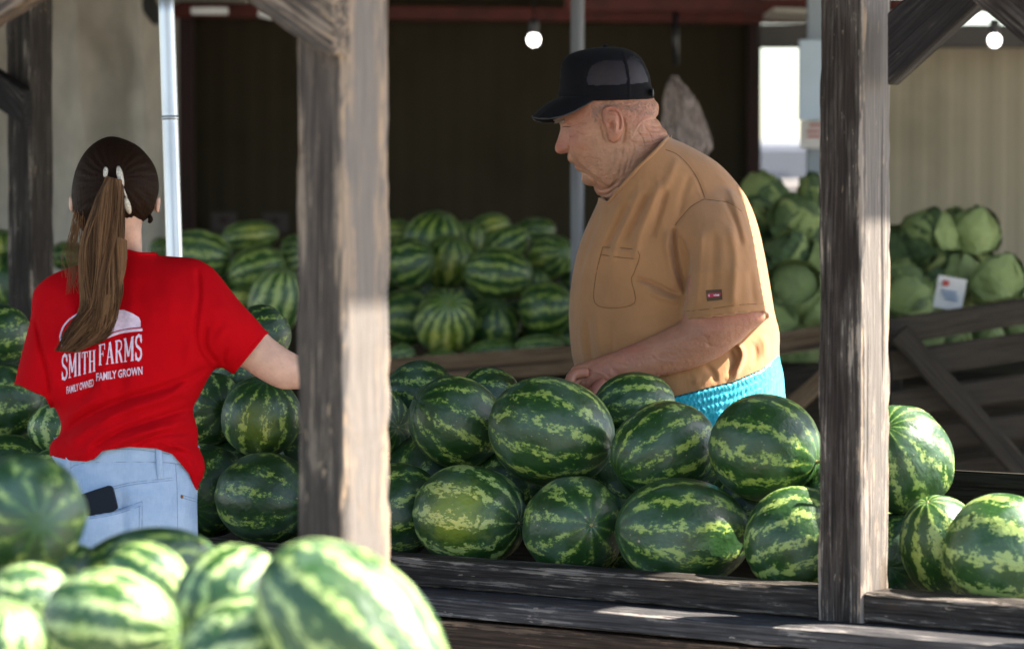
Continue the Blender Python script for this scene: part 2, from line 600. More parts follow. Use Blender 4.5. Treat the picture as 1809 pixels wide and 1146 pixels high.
def board(name, p0, p1, w, t, mat, parent=None, side=None, seed=None, seg=None, bev=.004, rough=.0015, mesh=None):
    """timber from p0 to p1 (world), w along 'side', t across"""
    p0, p1 = Vector(p0), Vector(p1)
    X = (p1 - p0)
    L = X.length
    X.normalize()
    side = Vector(side) if side is not None else Vector((0, 0, 1))
    Y = (side - X * side.dot(X)).normalized()
    Z = X.cross(Y)
    seed = seed if seed is not None else random.random() * 50
    if mesh is None:
        V, F, E, SUNF = board_mesh(L, w, t, seg, rough, bev, seed)
        me = bpy.data.meshes.new(name)
        me.from_pydata(V, [], F)
        at = me.attributes.new('edge', 'FLOAT', 'POINT')
        at.data.foreach_set('value', E)
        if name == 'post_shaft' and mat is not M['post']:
            at = me.attributes.new('sun_tone', 'FLOAT', 'POINT')  # marks the sun side, whose brightness is partly put into the colour
            at.data.foreach_set('value', SUNF)
        me.materials.append(mat)
        me.update()
    else:
        me = mesh
    o = bpy.data.objects.new(name, me)
    COL.objects.link(o)
    rot = Matrix((X, Y, Z)).transposed()
    o.rotation_euler = rot.to_euler()
    base = Vector((0, 0, 0))
    if parent:
        o.parent = parent
        base = Vector(parent.location)
    o.location = p0 - base
    return o


def catmull(P, n, closed=False):
    P = np.asarray(P, float)
    N = len(P)
    out = []
    segs = N if closed else N - 1
    for i in range(segs):
        if closed:
            a, b, c, d = P[(i - 1) % N], P[i], P[(i + 1) % N], P[(i + 2) % N]
        else:
            a, b, c, d = P[max(i - 1, 0)], P[i], P[i + 1], P[min(i + 2, N - 1)]
        for k in range(n):
            t = k / n
            out.append(.5 * ((2 * b) + (-a + c) * t + (2 * a - 5 * b + 4 * c - d) * t * t + (-a + 3 * b - 3 * c + d) * t ** 3))
    if not closed: out.append(P[-1])
    return np.array(out)


def tube(path, radii, m=10, sub=4, cap=True, flat=1.0, up=None):
    """lofted tube through world points; returns verts, faces"""
    P = catmull(path, sub)
    r = catmull(np.asarray(radii, float).reshape(len(radii), -1), sub)[:, 0]
    V, F = [], []
    N = len(P)
    prev = None
    for i in range(N):
        d = P[min(i + 1, N - 1)] - P[max(i - 1, 0)]
        d = d / (np.linalg.norm(d) + 1e-9)
        if prev is None:
            u = np.array(up if up is not None else ([0, 0, 1.0] if abs(d[2]) < .8 else [0, 1.0, 0]))
        else:
            u = prev
        u = u - d * np.dot(u, d)
        u /= np.linalg.norm(u) + 1e-9
        prev = u
        v = np.cross(d, u)
        for j in range(m):
            a = 2 * math.pi * j / m
            V.append(P[i] + r[i] * (u * math.cos(a) * flat + v * math.sin(a)))
    for i in range(N - 1):
        for j in range(m):
            a = i * m + j
            b = i * m + (j + 1) % m
            F.append((a, b, b + m, a + m))
    if cap:
        F.append(tuple(range(m))[::-1])
        F.append(tuple((N - 1) * m + j for j in range(m)))
    return V, F


def joinvf(parts):
    V, F = [], []
    for v, f in parts:
        o = len(V)
        V += [tuple(x) for x in v]
        F += [tuple(i + o for i in q) for q in f]
    return V, F


def pdist(px, py, line):
    """distance of points to a polyline, plus side sign of nearest segment"""
    L = np.asarray(line, float)
    best = np.full(px.shape, 1e9)
    sg = np.zeros(px.shape)
    for a, b in zip(L[:-1], L[1:]):
        d = b - a
        l2 = (d ** 2).sum() + 1e-9
        t = np.clip(((px - a[0]) * d[0] + (py - a[1]) * d[1]) / l2, 0, 1)
        qx, qy = a[0] + t * d[0], a[1] + t * d[1]
        r = np.hypot(px - qx, py - qy)
        cr = d[0] * (py - a[1]) - d[1] * (px - a[0])
        m = r < best
        best = np.where(m, r, best)
        sg = np.where(m, np.sign(cr), sg)
    return best, sg


def inpoly(px, py, poly):
    P = np.asarray(poly, float)
    ins = np.zeros(px.shape, bool)
    n = len(P)
    for i in range(n):
        x0, y0 = P[i]
        x1, y1 = P[(i + 1) % n]
        if y0 == y1: continue
        c = ((y0 > py) != (y1 > py)) & (px < (x1 - x0) * (py - y0) / (y1 - y0) + x0)
        ins ^= c
    return ins


def blur(a, k=1):
    for _ in range(k):
        p = np.pad(a, 1, mode='edge')
        a = (p[:-2, 1:-1] + p[2:, 1:-1] + p[1:-1, :-2] + p[1:-1, 2:] + 4 * p[1:-1, 1:-1]) / 8
    return a


class Puff:
    """a rounded body grown from its outline: half-thickness solves a Poisson equation on the
    outline (an ellipse becomes an ellipsoid), so it has real depth on both sides"""

    def __init__(s, poly, D, T, step=2.5, smooth=3, ratio=.85, ref=None, offset=0.0, power=.5):
        s.D, s.step, s.offset = D, step, offset
        s.poly = catmull(poly, smooth, True) if smooth else np.asarray(poly, float)
        x0, y0 = s.poly.min(0) - 2 * step
        x1, y1 = s.poly.max(0) + 2 * step
        s.xs = np.arange(x0, x1 + step, step)
        s.ys = np.arange(y0, y1 + step, step)
        s.X, s.Y = np.meshgrid(s.xs, s.ys)
        s.mask = inpoly(s.X, s.Y, s.poly)
        s.phi = s.poisson(s.mask)
        m = s.phi.max()
        s.t = T * np.power(s.phi / m, power)
        if ref is not None:
            s.t *= T / float(s.sample(ref[0], ref[1]))
        s.tb = s.t * ratio
        s.scale = 6000 / D

    @staticmethod
    def poisson(mask):
        h, w = mask.shape
        phi = np.zeros((h, w))
        ii, jj = np.indices((h, w))
        red = mask & ((ii + jj) % 2 == 0)
        blk = mask & ((ii + jj) % 2 == 1)
        n = max(h, w)
        om = 2 / (1 + math.sin(math.pi / n))
        rm, bm = red.astype(float) * om, blk.astype(float) * om
        for it in range(int(3.0 * n) + 60):
            for q in (rm, bm):
                s4 = np.zeros_like(phi)
                s4[1:-1, 1:-1] = (phi[:-2, 1:-1] + phi[2:, 1:-1] + phi[1:-1, :-2] + phi[1:-1, 2:] + 1) / 4
                phi += q * (s4 - phi)
        return np.maximum(phi, 0)

    def crease(s, lines, both=False):
        """lines: (polyline, height in mm, width in px)"""
        ed = np.clip(s.t / (s.t.max() * .35), 0, 1)
        for (ln, amp, wd) in lines:
            d, _ = pdist(s.X, s.Y, catmull(ln, 4) if len(ln) > 2 else ln)
            e_ = np.minimum(np.hypot(s.X - ln[0][0], s.Y - ln[0][1]), np.hypot(s.X - ln[-1][0], s.Y - ln[-1][1]))
            b = amp * .001 * np.exp(-(d / wd) ** 2) * ed * (1 - np.exp(-(e_ / (2.2 * wd)) ** 2))
            s.t = s.t + b
            if both: s.tb = s.tb + b

    def fold(s, lines):
        """one-sided fold: raised on the side to the left of the line's direction"""
        ed = np.clip(s.t / (s.t.max() * .35), 0, 1)
        for (ln, amp, wd) in lines:
            c = catmull(ln, 4)
            d, sg = pdist(s.X, s.Y, c)
            b = np.where(sg > 0, np.exp(-(d / wd)), -.35 * np.exp(-(d / (wd * .35))))
            s.t = s.t + blur(amp * .001 * b * ed, 1)

    def sample(s, px, py, fld=None):
        fx = (np.asarray(px, float) - s.xs[0]) / s.step
        fy = (np.asarray(py, float) - s.ys[0]) / s.step
        fx = np.clip(fx, 0, len(s.xs) - 1.001)
        fy = np.clip(fy, 0, len(s.ys) - 1.001)
        i, j = fy.astype(int), fx.astype(int)
        a, b = fy - i, fx - j
        t = s.t if fld is None else fld
        return (t[i, j] * (1 - a) * (1 - b) + t[i + 1, j] * a * (1 - b) + t[i, j + 1] * (1 - a) * b + t[i + 1, j + 1] * a * b)

    def pt(s, px, py, off=0.0):
        t = float(s.sample(px, py))
        return W(px, py, s.D - (t + s.offset + off))

    def mesh(s, keep=None, smooth=3):
        """mesh of the body; 'keep' limits it to a garment's outline (cut edges stay open)"""
        kp = s.poly if keep is None else (catmull(keep, smooth, True) if smooth else np.asarray(keep, float))
        mask = s.mask & inpoly(s.X, s.Y, kp)
        dil = mask.copy()
        for dy in (-1, 0, 1):
            for dx in (-1, 0, 1):
                dil |= np.roll(np.roll(mask, dy, 0), dx, 1)
        rim = dil & ~mask
        X, Y = s.X.copy(), s.Y.copy()
        tf, tb = s.t.copy(), s.tb.copy()

        def near(P, p):
            Q = np.roll(P, -1, 0)
            d = Q - P
            t = np.clip(((p - P) * d).sum(1) / ((d ** 2).sum(1) + 1e-9), 0, 1)
            q = P + d * t[:, None]
            r = ((q - p) ** 2).sum(1)
            k = r.argmin()
            return q[k], math.sqrt(r[k])
        shut = np.zeros(mask.shape, bool)
        rb = float(np.mean(s.tb[s.mask] / np.maximum(s.t[s.mask], 1e-6)))
        for (i, j) in np.argwhere(rim):
            p = np.array([X[i, j], Y[i, j]])
            q, r1 = near(kp, p)
            if keep is not None:
                q2, r2 = near(s.poly, p)
                if r2 < r1: q = q2
                _, rr = near(s.poly, q)
            else:
                rr = 0
            X[i, j], Y[i, j] = q
            if rr < s.step * 1.6:
                shut[i, j] = True
                tf[i, j] = tb[i, j] = 0
            else:
                tf[i, j] = float(s.sample(q[0], q[1]))
                tb[i, j] = tf[i, j] * rb
        idx = -np.ones(mask.shape, int)
        idb = -np.ones(mask.shape, int)
        V, uv = [], []
        for i, j in np.argwhere(dil):
            idx[i, j] = len(V)
            V.append(W(X[i, j], Y[i, j], s.D - tf[i, j] - s.offset))
            uv.append((X[i, j], Y[i, j]))
        for i, j in np.argwhere(dil):
            if not shut[i, j]:
                idb[i, j] = len(V)
                V.append(W(X[i, j], Y[i, j], s.D + tb[i, j] - s.offset))
                uv.append((X[i, j], Y[i, j]))
            else:
                idb[i, j] = idx[i, j]
        F = []
        h, w = mask.shape
        for i in range(h - 1):
            for j in range(w - 1):
                q = (idx[i, j], idx[i + 1, j], idx[i + 1, j + 1], idx[i, j + 1])
                if min(q) < 0: continue
                if not (mask[i, j] or mask[i + 1, j] or mask[i + 1, j + 1] or mask[i, j + 1]): continue
                F.append(q)
                F.append((idb[i, j], idb[i, j + 1], idb[i + 1, j + 1], idb[i + 1, j]))
        return [tuple(v) for v in V], F, np.array(uv)


def strip_on(puff, line, wd, off=.0008, sub=4):
    """thin raised ribbon laid on a Puff surface along a pixel polyline"""
    c = catmull(line, sub) if len(line) > 2 else catmull([line[0], [(line[0][0] + line[1][0]) / 2, (line[0][1] + line[1][1]) / 2], line[1]], 6)
    V, F = [], []
    N = len(c)
    for i in range(N):
        d = c[min(i + 1, N - 1)] - c[max(i - 1, 0)]
        d = d / (np.hypot(*d) + 1e-9)
        nx, ny = -d[1] * wd / 2, d[0] * wd / 2
        V.append(puff.pt(c[i][0] + nx, c[i][1] + ny, off * .3))
        V.append(puff.pt(c[i][0], c[i][1], off))
        V.append(puff.pt(c[i][0] - nx, c[i][1] - ny, off * .3))
    for i in range(N - 1):
        a = i * 3
        F += [(a, a + 1, a + 4, a + 3), (a + 1, a + 2, a + 5, a + 4)]
    return V, F


def attr(o, name, vals):
    a = o.data.attributes.new(name, 'FLOAT', 'POINT')
    a.data.foreach_set('value', list(map(float, vals)))


# ------------------------------------------------------------------ setting: ground
def slab(name, x0, x1, y0, y1, z, mat, label=None, kind='structure', n=1):
    V, F = [], []
    for i in range(n + 1):
        for j in range(n + 1):
            V.append((x0 + (x1 - x0) * i / n, y0 + (y1 - y0) * j / n, z))
    for i in range(n):
        for j in range(n):
            a = i * (n + 1) + j
            F.append((a, a + n + 1, a + n + 2, a + 1))
    o = mk(name, V, F, mat, smooth=False)
    tag(o, label, kind=kind)
    return o


slab('ground', -600, 600, -300, 900, 0, M['ground'], 'pale dusty gravel ground of the market')

# stall frame: rails run along RV (nearer to the right), NV points away from the camera
RA = R(35)
RV = Vector((math.cos(RA), -math.sin(RA), 0))
NV = Vector((math.sin(RA), math.cos(RA), 0))
Z = Vector((0, 0, 1))


def QP(q, p, z=0):
    return RV * q + NV * p + Z * z


def corrugated(name, a, b, z0, z1, mat, pitch=.09, depth=.012, parent=None, label=None, cat=None, rib=None):
    """upright ribbed sheet from a to b (2D), with a back face 20 mm behind"""
    a, b = Vector((a[0], a[1], 0)), Vector((b[0], b[1], 0))
    d = b - a
    L = d.length
    d.normalize()
    nrm = Vector((d.y, -d.x, 0))
    prof = []
    x = 0
    while x < L:
        for f, h in ((0, 0), (.35, 0), (.5, 1), (.85, 1)):
            if x + f * pitch <= L: prof.append((x + f * pitch, h * depth))
        x += pitch
    prof.append((L, 0))
    V, F = [], []
    for (u, h) in prof:
        for z in (z0, z1):
            V.append(a + d * u + nrm * h + Z * z)
    for (u, h) in prof:
        for z in (z0, z1):
            V.append(a + d * u - nrm * .02 + Z * z)
    n = len(prof)
    for i in range(n - 1):
        F.append((2 * i, 2 * i + 2, 2 * i + 3, 2 * i + 1))
        k = 2 * n
        F.append((k + 2 * i, k + 2 * i + 1, k + 2 * i + 3, k + 2 * i + 2))
    o = mk(name, V, F, mat, parent, smooth=False, origin=None if parent else a)
    if label: tag(o, label, cat)
    return o


def box(name, c, size, mat, parent=None, rz=0, bev=.003, seg=1, rx=0, ry=0):
    sx, sy, sz = [v / 2 for v in size]
    import bmesh
    bm = bmesh.new()
    bmesh.ops.create_cube(bm, size=1)
    for v in bm.verts:
        v.co = Vector((v.co.x * size[0], v.co.y * size[1], v.co.z * size[2]))
    if bev: bmesh.ops.bevel(bm, geom=bm.edges[:], offset=min(bev, min(size) * .3), segments=seg, affect='EDGES')
    me = bpy.data.meshes.new(name)
    bm.to_mesh(me)
    bm.free()
    me.materials.append(mat)
    o = bpy.data.objects.new(name, me)
    COL.objects.link(o)
    base = Vector(parent.location) if parent else Vector((0, 0, 0))
    if parent: o.parent = parent
    o.location = Vector(c) - base
    o.rotation_euler = (rx, ry, rz)
    return o


# ------------------------------------------------------------------ back building
wall_d = 13.6


def wx(px, d): return (px - 904.5) / 6000 * d


def zat(py, d): return W(904.5, py, d).z


bld = thing('market_building', (0, wall_d, 0), 'dark interior of the open market building behind the melon piles', 'building')
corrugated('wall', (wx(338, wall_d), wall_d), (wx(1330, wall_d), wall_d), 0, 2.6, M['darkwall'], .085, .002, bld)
corrugated('wall', (wx(1452, 13.0), 13.0), (4.2, 12.2), 0, 2.12, M['tanwall'], .10, .003, bld)
corrugated('wall', (-6.0, 15.2), (wx(330, 14.6), 14.6), 0, 2.6, M['canvas'], .3, .008, bld)
box('door_jamb', (wx(1331, wall_d - .05), wall_d - .05, 1.3), (.05, .09, 2.6), M['maroon'], bld)
box('door_jamb', (wx(331, wall_d - .05), wall_d - .05, 1.3), (.055, .09, 2.6), M['maroon'], bld)
# eave
box('eave_beam', (-.05, wall_d - .25, zat(26, wall_d - .25)), (3.2, .05, .055), M['redbeam'], bld, ry=R(.6))
box('eave_beam', (1.0, wall_d - .7, zat(10, wall_d - .7)), (1.6, .05, .05), M['redbeam'], bld)
box('header_beam', (2.6, 12.4, zat(70, 12.6)), (3.4, .12, .08), M['roofdark'], bld)
box('ceiling_panel', (0, 12.9, 2.62), (11, 5.4, .03), M['roofdark'], bld)
box('ceiling_strip', (-.42, wall_d - 1.0, 2.255), (1.65, .5, .025), M['white'], bld, ry=R(-.4))
box('ceiling_strip', (-1.35, wall_d - 1.2, 2.215), (.75, .45, .03), M['canvas'], bld, ry=R(1.5))
box('ceiling_strip', (1.23, 12.7, zat(30, 12.7)), (.55, .5, .02), M['canvas'], bld, ry=R(2))
box('sunlit_strip', (wx(372, 12.2), 12.2, zat(21, 12.2)), (.13, .05, .026), M['white'], bld)  # white boxes stand in for sunlit strips of the roof
box('sunlit_strip', (wx(470, 12.2), 12.2, zat(28, 12.2)), (.05, .05, .022), M['white'], bld, ry=R(15))
# roof over everything, its unseen edge shaped to light the man's back
roof = thing('shed_roof', QP(-5, 8, 2.75), 'dark sheet roof above the melon stall', 'roof')


def roof_panel(q0, q1, p0, p1, z=2.75):
    V = [QP(q0, p0, z), QP(q1, p0, z), QP(q1, p1, z), QP(q0, p1, z)]
    V += [v + Z * .03 for v in V]
    F = [(0, 3, 2, 1), (4, 5, 6, 7), (0, 1, 5, 4), (1, 2, 6, 5), (2, 3, 7, 6), (3, 0, 4, 7)]
    return mk('roof_panel', V, F, M['roofdark'], roof, smooth=False)


QE = -1.96
roof_panel(-14, QE, 2.6, 6.80)
roof_panel(QE + .003, -1.70, 2.6, 4.48)  # extra strip added, unseen, to shade the near left melons
roof_panel(-14, -2.80, 6.803, 7.5)
roof_panel(-14, QE, 7.503, 19)
for k in range(9):
    q = -12.5 + k * 1.22
    board('rafter', QP(q, 2.7, 2.69), QP(q, 6.70, 2.69), .09, .045, M['post'], roof, seg=4)

# canvas curtain at the back left
def curtain():
    V, F = [], []
    nx, nz = 150, 60
    D = 12.3
    for i in range(nx + 1):
        u = i / nx
        px = -120 + u * 415
        for k in range(nz + 1):
            v = k / nz
            z = 2.75 - 2.6 * v
            f = .055 * math.sin(u * 21 + 1.6 * math.sin(v * 3 + u * 5)) + .012 * math.sin(u * 47 + v * 4)
            f += .05 * math.exp(-((v - .26 - .05 * math.sin(u * 9)) / .035) ** 2) * (1 if u > .5 else .5)
            f += .075 * abs(math.sin(u * 15 + 1.1 * math.sin(v * 2.2 + u * 4))) ** .6 + .02 * math.sin(v * 9 + u * 12)
            f += .03 * mnoise.noise(Vector((u * 9, v * 6, 3)))
            V.append((wx(px, D), D + f, z))
    n1 = nz + 1
    for i in range(nx):
        for k in range(nz):
            a = i * n1 + k
            F.append((a, a + 1, a + n1 + 1, a + n1))
    o = mk('canvas_curtain', V, F, M['canvas'], origin=(wx(90, D), D, 0))
    s = o.modifiers.new('solid', 'SOLIDIFY')
    s.thickness = .004
    tag(o, 'grey canvas tarp hanging in folds behind the woman', 'tarp')


curtain()
tv, tf = tube([W(262, -5, 12.0), W(266, 14, 12.0), W(272, 30, 12.0), W(277, 44, 12.0)], [.022, .030, .022, .010], 10, 4)
tag(mk('tarp_bundle', tv, tf, plain('black_bundle', (.018, .018, .018), .85), origin=W(260, 0, 12.0)), 'black rolled bundle tied at the top of the tarp', 'bundle')


def pole(name, pts, r, mat, label, cat, m=18):
    V, F = tube(pts, [r] * len(pts), m, 3)
    o = mk(name, V, F, mat, origin=pts[-1])
    tag(o, label, cat)
    return o


# leaning canopy leg beside the woman, poles behind
top = W(292, -60, 7.6)
bot = W(308.5, 455, 7.6)
dirv = (bot - top)
foot = top + dirv * (top.z / (top.z - bot.z))
leg = thing('canopy_leg', foot, 'slightly leaning galvanised canopy pole right of the woman', 'pole')
V, F = tube([top, (top + foot) / 2, foot], [.0185] * 3, 20, 6)
mk('tube', V, F, M['galv'], leg)
V, F = tube([W(300.5, 205, 7.6), W(300.7, 212, 7.6)], [.0195, .0195], 20, 1)
mk('collar', V, F, M['galv'], leg)
pole('thin_post', [Vector((wx(1020, 10.4), 10.4, 2.7)), Vector((wx(1020, 10.4), 10.4, 1.3)), Vector((wx(1020, 10.4), 10.4, 0))], .021, M['galvdark'],
     'slim grey post standing behind the man', 'pole')
p = thing('thick_post', (wx(1438, 11.2), 11.2, 0), 'blue-grey steel post carrying the pale board beside the bright opening', 'pole')
box('shaft', (wx(1438, 11.2), 11.2, 1.35), (.05, .05, 2.7), corrug_mat('grey_steel', (.24, .28, .32), .1, (.1, .1, .1), .3, .3, .5), p)
sb = thing('wall_board', (wx(1452, 11.0), 11.0, zat(212, 11.0)), 'pale blue blank board hanging left of the right timber post', 'board')
box('panel', (wx(1452, 11.0), 11.0, zat(142, 11.0)), (.155, .02, .26), M['bluewhite'], sb, rz=R(4))
sb = thing('price_placard', (wx(1450, 11.05), 11.05, zat(264, 11.05)), 'small whitish placard with red writing under the pale blue board', 'sign')
box('card', (wx(1448, 11.05), 11.05, zat(238, 11.05)), (.13, .008, .09), M['paper'], sb)
for k, (a, b, y) in enumerate([(1429, 1452, 222), (1424, 1450, 232), (1426, 1450, 241)]):
    box('ink_line', (wx((a + b) / 2, 11.04), 11.035, zat(y, 11.04)), ((b - a) / 6000 * 11, .006, .007), M['inkred'], sb)

# papers on dark wall
for k, (px, py) in enumerate([(396, 392), (487, 393)]):
    o = thing('pinned_sheet', (wx(px, 13.3), 13.3, zat(py, 13.3)), ['faint pinned sheet low on the dark wall, nearer the galvanised pole', 'faint pinned sheet low on the dark wall, nearer the big blurred post'][k], 'paper')
    box('sheet', (wx(px, 13.3), 13.3, zat(py, 13.3)), (.10, .004, .075), plain('faded_sheet', (.06, .052, .052), .9), o)
    box('ink_mark', (wx(px, 13.3), 13.296, zat(py - 3, 13.3)), (.03, .004, .02), M['maroon'], o)


def bulb(px, py, D, label):
    c = W(px, py, D)
    t = thing('light_bulb', c, label, 'lamp', 'bare lit bulbs under the roof')
    prof = [(0, -.0225), (.0095, -.021), (.017, -.015), (.022, -.0045), (.022, .005), (.0185, .0145), (.012, .021)]
    V, F = [], []
    m = 20
    for (r, z) in prof:
        for j in range(m):
            a = 2 * math.pi * j / m
            V.append(c + Vector((r * math.cos(a), r * math.sin(a), z)))
    for i in range(len(prof) - 1):
        for j in range(m):
            a, b = i * m + j, i * m + (j + 1) % m
            F.append((a, b, b + m, a + m))
    mk('globe', V, F, M['bulb'], t)
    V, F = tube([c + Z * .0205, c + Z * .045, c + Z * .075], [.0135, .019, .016], 14, 2)
    mk('socket', V, F, M['black_plastic'], t)
    V, F = tube([c + Z * .09, Vector((c.x, c.y, 2.6))], [.004, .004], 6, 1)
    mk('cord', V, F, M['black_plastic'], t)


bulb(943, 71, 12.0, 'round lit bulb above and left of the man in the black cap')
bulb(1757, 72, 12.0, 'round lit bulb in the upper right corner before the tan wall')
tv, tf = tube([W(1193, 20, 12.9), W(1194, 115, 12.9)], [.012, .010], 8, 1)
tag(mk('hanging_strap', tv, tf, M['black_plastic'], origin=W(1193, 20, 12.9)), 'black strap hanging on the dark wall above the net bag', 'strap')


# net bag
def netbag():
    D = 10.6
    t = thing('net_bag', W(1205, 270, D), 'pinkish net bag of produce hung behind the man\'s neck', 'bag')
    pts = [(1191, 136), (1193, 150), (1197, 172), (1204, 200), (1208, 235), (1212, 265), (1212, 290)]
    rad = [.008, .022, .042, .058, .074, .078, .03]
    V, F = tube([W(a, b, D) for a, b in pts], rad, 40, 5)
    V = [Vector(v) for v in V]
    out = []
    for i, v in enumerate(V):
        j = i % 40
        out.append(v + Vector((1, .3, 0)) * .006 * math.sin(j * 1.9) + Vector((0, 0, .004 * math.sin(i * .7))))
    n = NT('pink_netting')
    P = n.coord()
    w = n.noise(n.vm('MULTIPLY', P, (60, 60, 12)), 1.0, 3)
    n.set('Base Color', n.mix(w, (.26, .20, .18), (.46, .38, .36)))
    n.set('Roughness', .8)
    n.bump(w, .6, .01)
    tr = n.n('ShaderNodeBsdfTransparent')
    mx = n.n('ShaderNodeMixShader')
    n.put(mx.inputs[0], n.m('ADD', .25, n.m('MULTIPLY', n.ss(w, .65, .35), .5)))
    n.t.links.new(n.b.outputs[0], mx.inputs[1])
    n.t.links.new(tr.outputs[0], mx.inputs[2])
    n.t.links.new(mx.outputs[0], n.out.inputs[0])
    mk('netting', out, F, n.mat, t)


netbag()


# vehicles outside through the opening
def van(x, y, label, colm, L=5.0, H=2.25, rz=0):
    t = thing('parked_van', (x, y, 0), label, 'van', rz=0)
    prof = [(-L / 2, .45), (-L / 2, H * .93), (-L / 2 + .15, H), (L / 2 - 1.5, H), (L / 2 - .75, H * .62), (L / 2 - .1, H * .5), (L / 2, .5), (L / 2, .35)]
    w = 1.9
    V = [(x + a, y - w / 2, b) for a, b in prof] + [(x + a, y + w / 2, b) for a, b in prof]
    n = len(prof)
    F = [tuple(range(n)), tuple(range(2 * n - 1, n - 1, -1))] + [(i, (i + 1) % n, n + (i + 1) % n, n + i)[::-1] for i in range(n)]
    o = mk('body', V, F, colm, t, smooth=False)
    b = o.modifiers.new('bev', 'BEVEL')
    b.width = .06
    b.segments = 3
    for k in range(3):
        box('window', (x - L / 2 + .75 + k * 1.15, y - w / 2 - .006, H * .72), (.85, .03, .42), M['glass'], t, bev=.01)
    for s in (-1, 1):
        V, F = tube([(x + s * L * .32, y - w / 2 - .02, .35), (x + s * L * .32, y - w / 2 + .22, .35)], [.35, .35], 24, 1)
        mk('wheel', V, F, M['tyre'], t)
    box('headlight', (x + L / 2 - .02, y - .7, .7), (.06, .25, .18), M['white'], t)


van(3.6, 48, 'pale van parked outside beyond the bright doorway', plain('van_paint', (.16, .165, .18), .3), 6.5, 2.2)
van(2.9, 30, 'low cream vehicle parked nearer outside the bright doorway', plain('car_paint', (.30, .26, .22), .3), 5.0, 1.62)
van(7.2, 62, 'grey van parked farthest outside the doorway', plain('van_paint_grey', (.25, .26, .29), .4), 6.5, 2.5)

# ------------------------------------------------------------------ timber frame
HW = .0445


def corner_post(px, d, w=.089):
    """centre of a post whose nearest arris shows at px"""
    c = W(px, 350, d)
    c.z = 0
    return c - RV * HW + NV * (w / 2)


PR = corner_post(1524, 5.87, .104)      # right post
PN = corner_post(607, 4.80, .113)       # near blurred post
PF = corner_post(55, 8.9)         # far left post

def ipos(px, py, base, dirv):
    """point on the upright plane through base along dirv that shows at px,py"""
    o = CAM
    ray = (W(px, py, 1.0) - CAM)
    nrm = dirv.cross(Z)
    k = (base - o).dot(nrm) / ray.dot(nrm)
    return o + ray * k


def prism_brace(par, base, dirv, poly, th, mat, name='brace'):
    """sawn timber with plumb-cut ends lying in an upright plane; built as a bevelled solid
    whose local X runs along its length"""
    pts = [ipos(a, b, base, dirv) for a, b in poly]
    nrm = dirv.cross(Z).normalized()
    if nrm.y > 0: nrm = -nrm
    far = max(((p - q).length, i, j) for i, p in enumerate(pts) for j, q in enumerate(pts) if i < j)
    X = (pts[far[2]] - pts[far[1]]).normalized()
    Yv = nrm.cross(X).normalized()
    org = pts[0]
    n = len(pts)
    loc = [((p - org).dot(X), (p - org).dot(Yv)) for p in pts]
    V = [(a, b, th / 2) for a, b in loc] + [(a, b, -th / 2) for a, b in loc]
    F = [tuple(range(n)), tuple(range(2 * n - 1, n - 1, -1))] + [(i, n + i, n + (i + 1) % n, (i + 1) % n) for i in range(n)]
    me = bpy.data.meshes.new(name)
    me.from_pydata(V, [], F)
    at = me.attributes.new('edge', 'FLOAT', 'POINT')
    at.data.foreach_set('value', [.4] * len(V))
    me.materials.append(mat)
    o = bpy.data.objects.new(name, me)
    COL.objects.link(o)
    o.rotation_euler = Matrix((X, Yv, X.cross(Yv))).transposed().to_euler()
    o.parent = par
    o.location = org - Vector(par.location)
    b = o.modifiers.new('bev', 'BEVEL')
    b.width = .004
    b.segments = 2
    return o


t = thing('timber_post', PR, 'dark stained square post right of the man, sunlit on its right face', 'post', 'square timber posts of the stall')
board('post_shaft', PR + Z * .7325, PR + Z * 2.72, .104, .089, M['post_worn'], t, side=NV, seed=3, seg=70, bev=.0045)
b0 = PR + RV * (HW + .002)


prism_brace(t, PR + NV * .0, RV, [(1576.5, 152), (1716, 26), (1800, -52), (1668, -52), (1606, 0), (1576.5, 24)], .040, M['brace_dark'])
board('top_beam', PR + RV * -1.3 + Z * 2.60, PR + RV * 1.7 + Z * 2.60, .14, .04, M['post'], t, side=Z, seed=8, seg=30)

# post beyond the right edge of the frame, its brace comes into view
PE = PR + RV * 0.62
t = thing('timber_post', PE, 'timber post past the right edge whose brace slants into the upper right corner', 'post', 'square timber posts of the stall')
board('post_shaft', PE + Z * .7325, PE + Z * 2.72, .089, .089, M['post'], t, side=NV, seed=23, seg=40)
prism_brace(t, PE - NV * .075, RV, [(1672, -52), (1728, 0), (1870, 118), (1870, 10), (1800, -52)], .060, M['post'])

t = thing('timber_post', PN, 'big blurred grey timber post in the foreground, sunlit along its right face', 'post', 'square timber posts of the stall')
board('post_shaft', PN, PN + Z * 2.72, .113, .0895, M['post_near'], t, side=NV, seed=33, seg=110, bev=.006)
prism_brace(t, PN - NV * (.0565 + .022), RV, [(604, 99), (575, 92), (515, 52), (448, 0), (380, -55), (604, -55)], .040, M['post_near'])
board('top_beam', PN - RV * 2.6 + Z * 2.55, PN + RV * .06 + Z * 2.55, .14, .04, M['post'], t, side=Z, seed=38, seg=30)
# its neighbour out of frame to the left
PN2 = PN - RV * 1.05
t = thing('timber_post', PN2, 'timber post past the left edge whose pale brace crosses the upper left corner', 'post', 'square timber posts of the stall')
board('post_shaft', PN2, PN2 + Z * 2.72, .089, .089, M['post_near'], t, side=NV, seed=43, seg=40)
prism_brace(t, PN2 - NV * (HW + .022), RV, [(-60, 78), (0, 40), (75, -6), (130, -55), (-60, -55)], .040, M['post_near'])

t = thing('timber_post', PF, 'dark timber post at far left behind the woman', 'post', 'square timber posts of the stall')
board('post_shaft', PF, PF + Z * 2.72, .089, .089, M['post'], t, side=NV, seed=53, seg=60)
prism_brace(t, PF - NV * (HW + .022), RV, [(50, 222), (48, 160), (-20, 112), (-80, 70), (-80, 132), (-20, 176)], .040, M['brace_dark'])

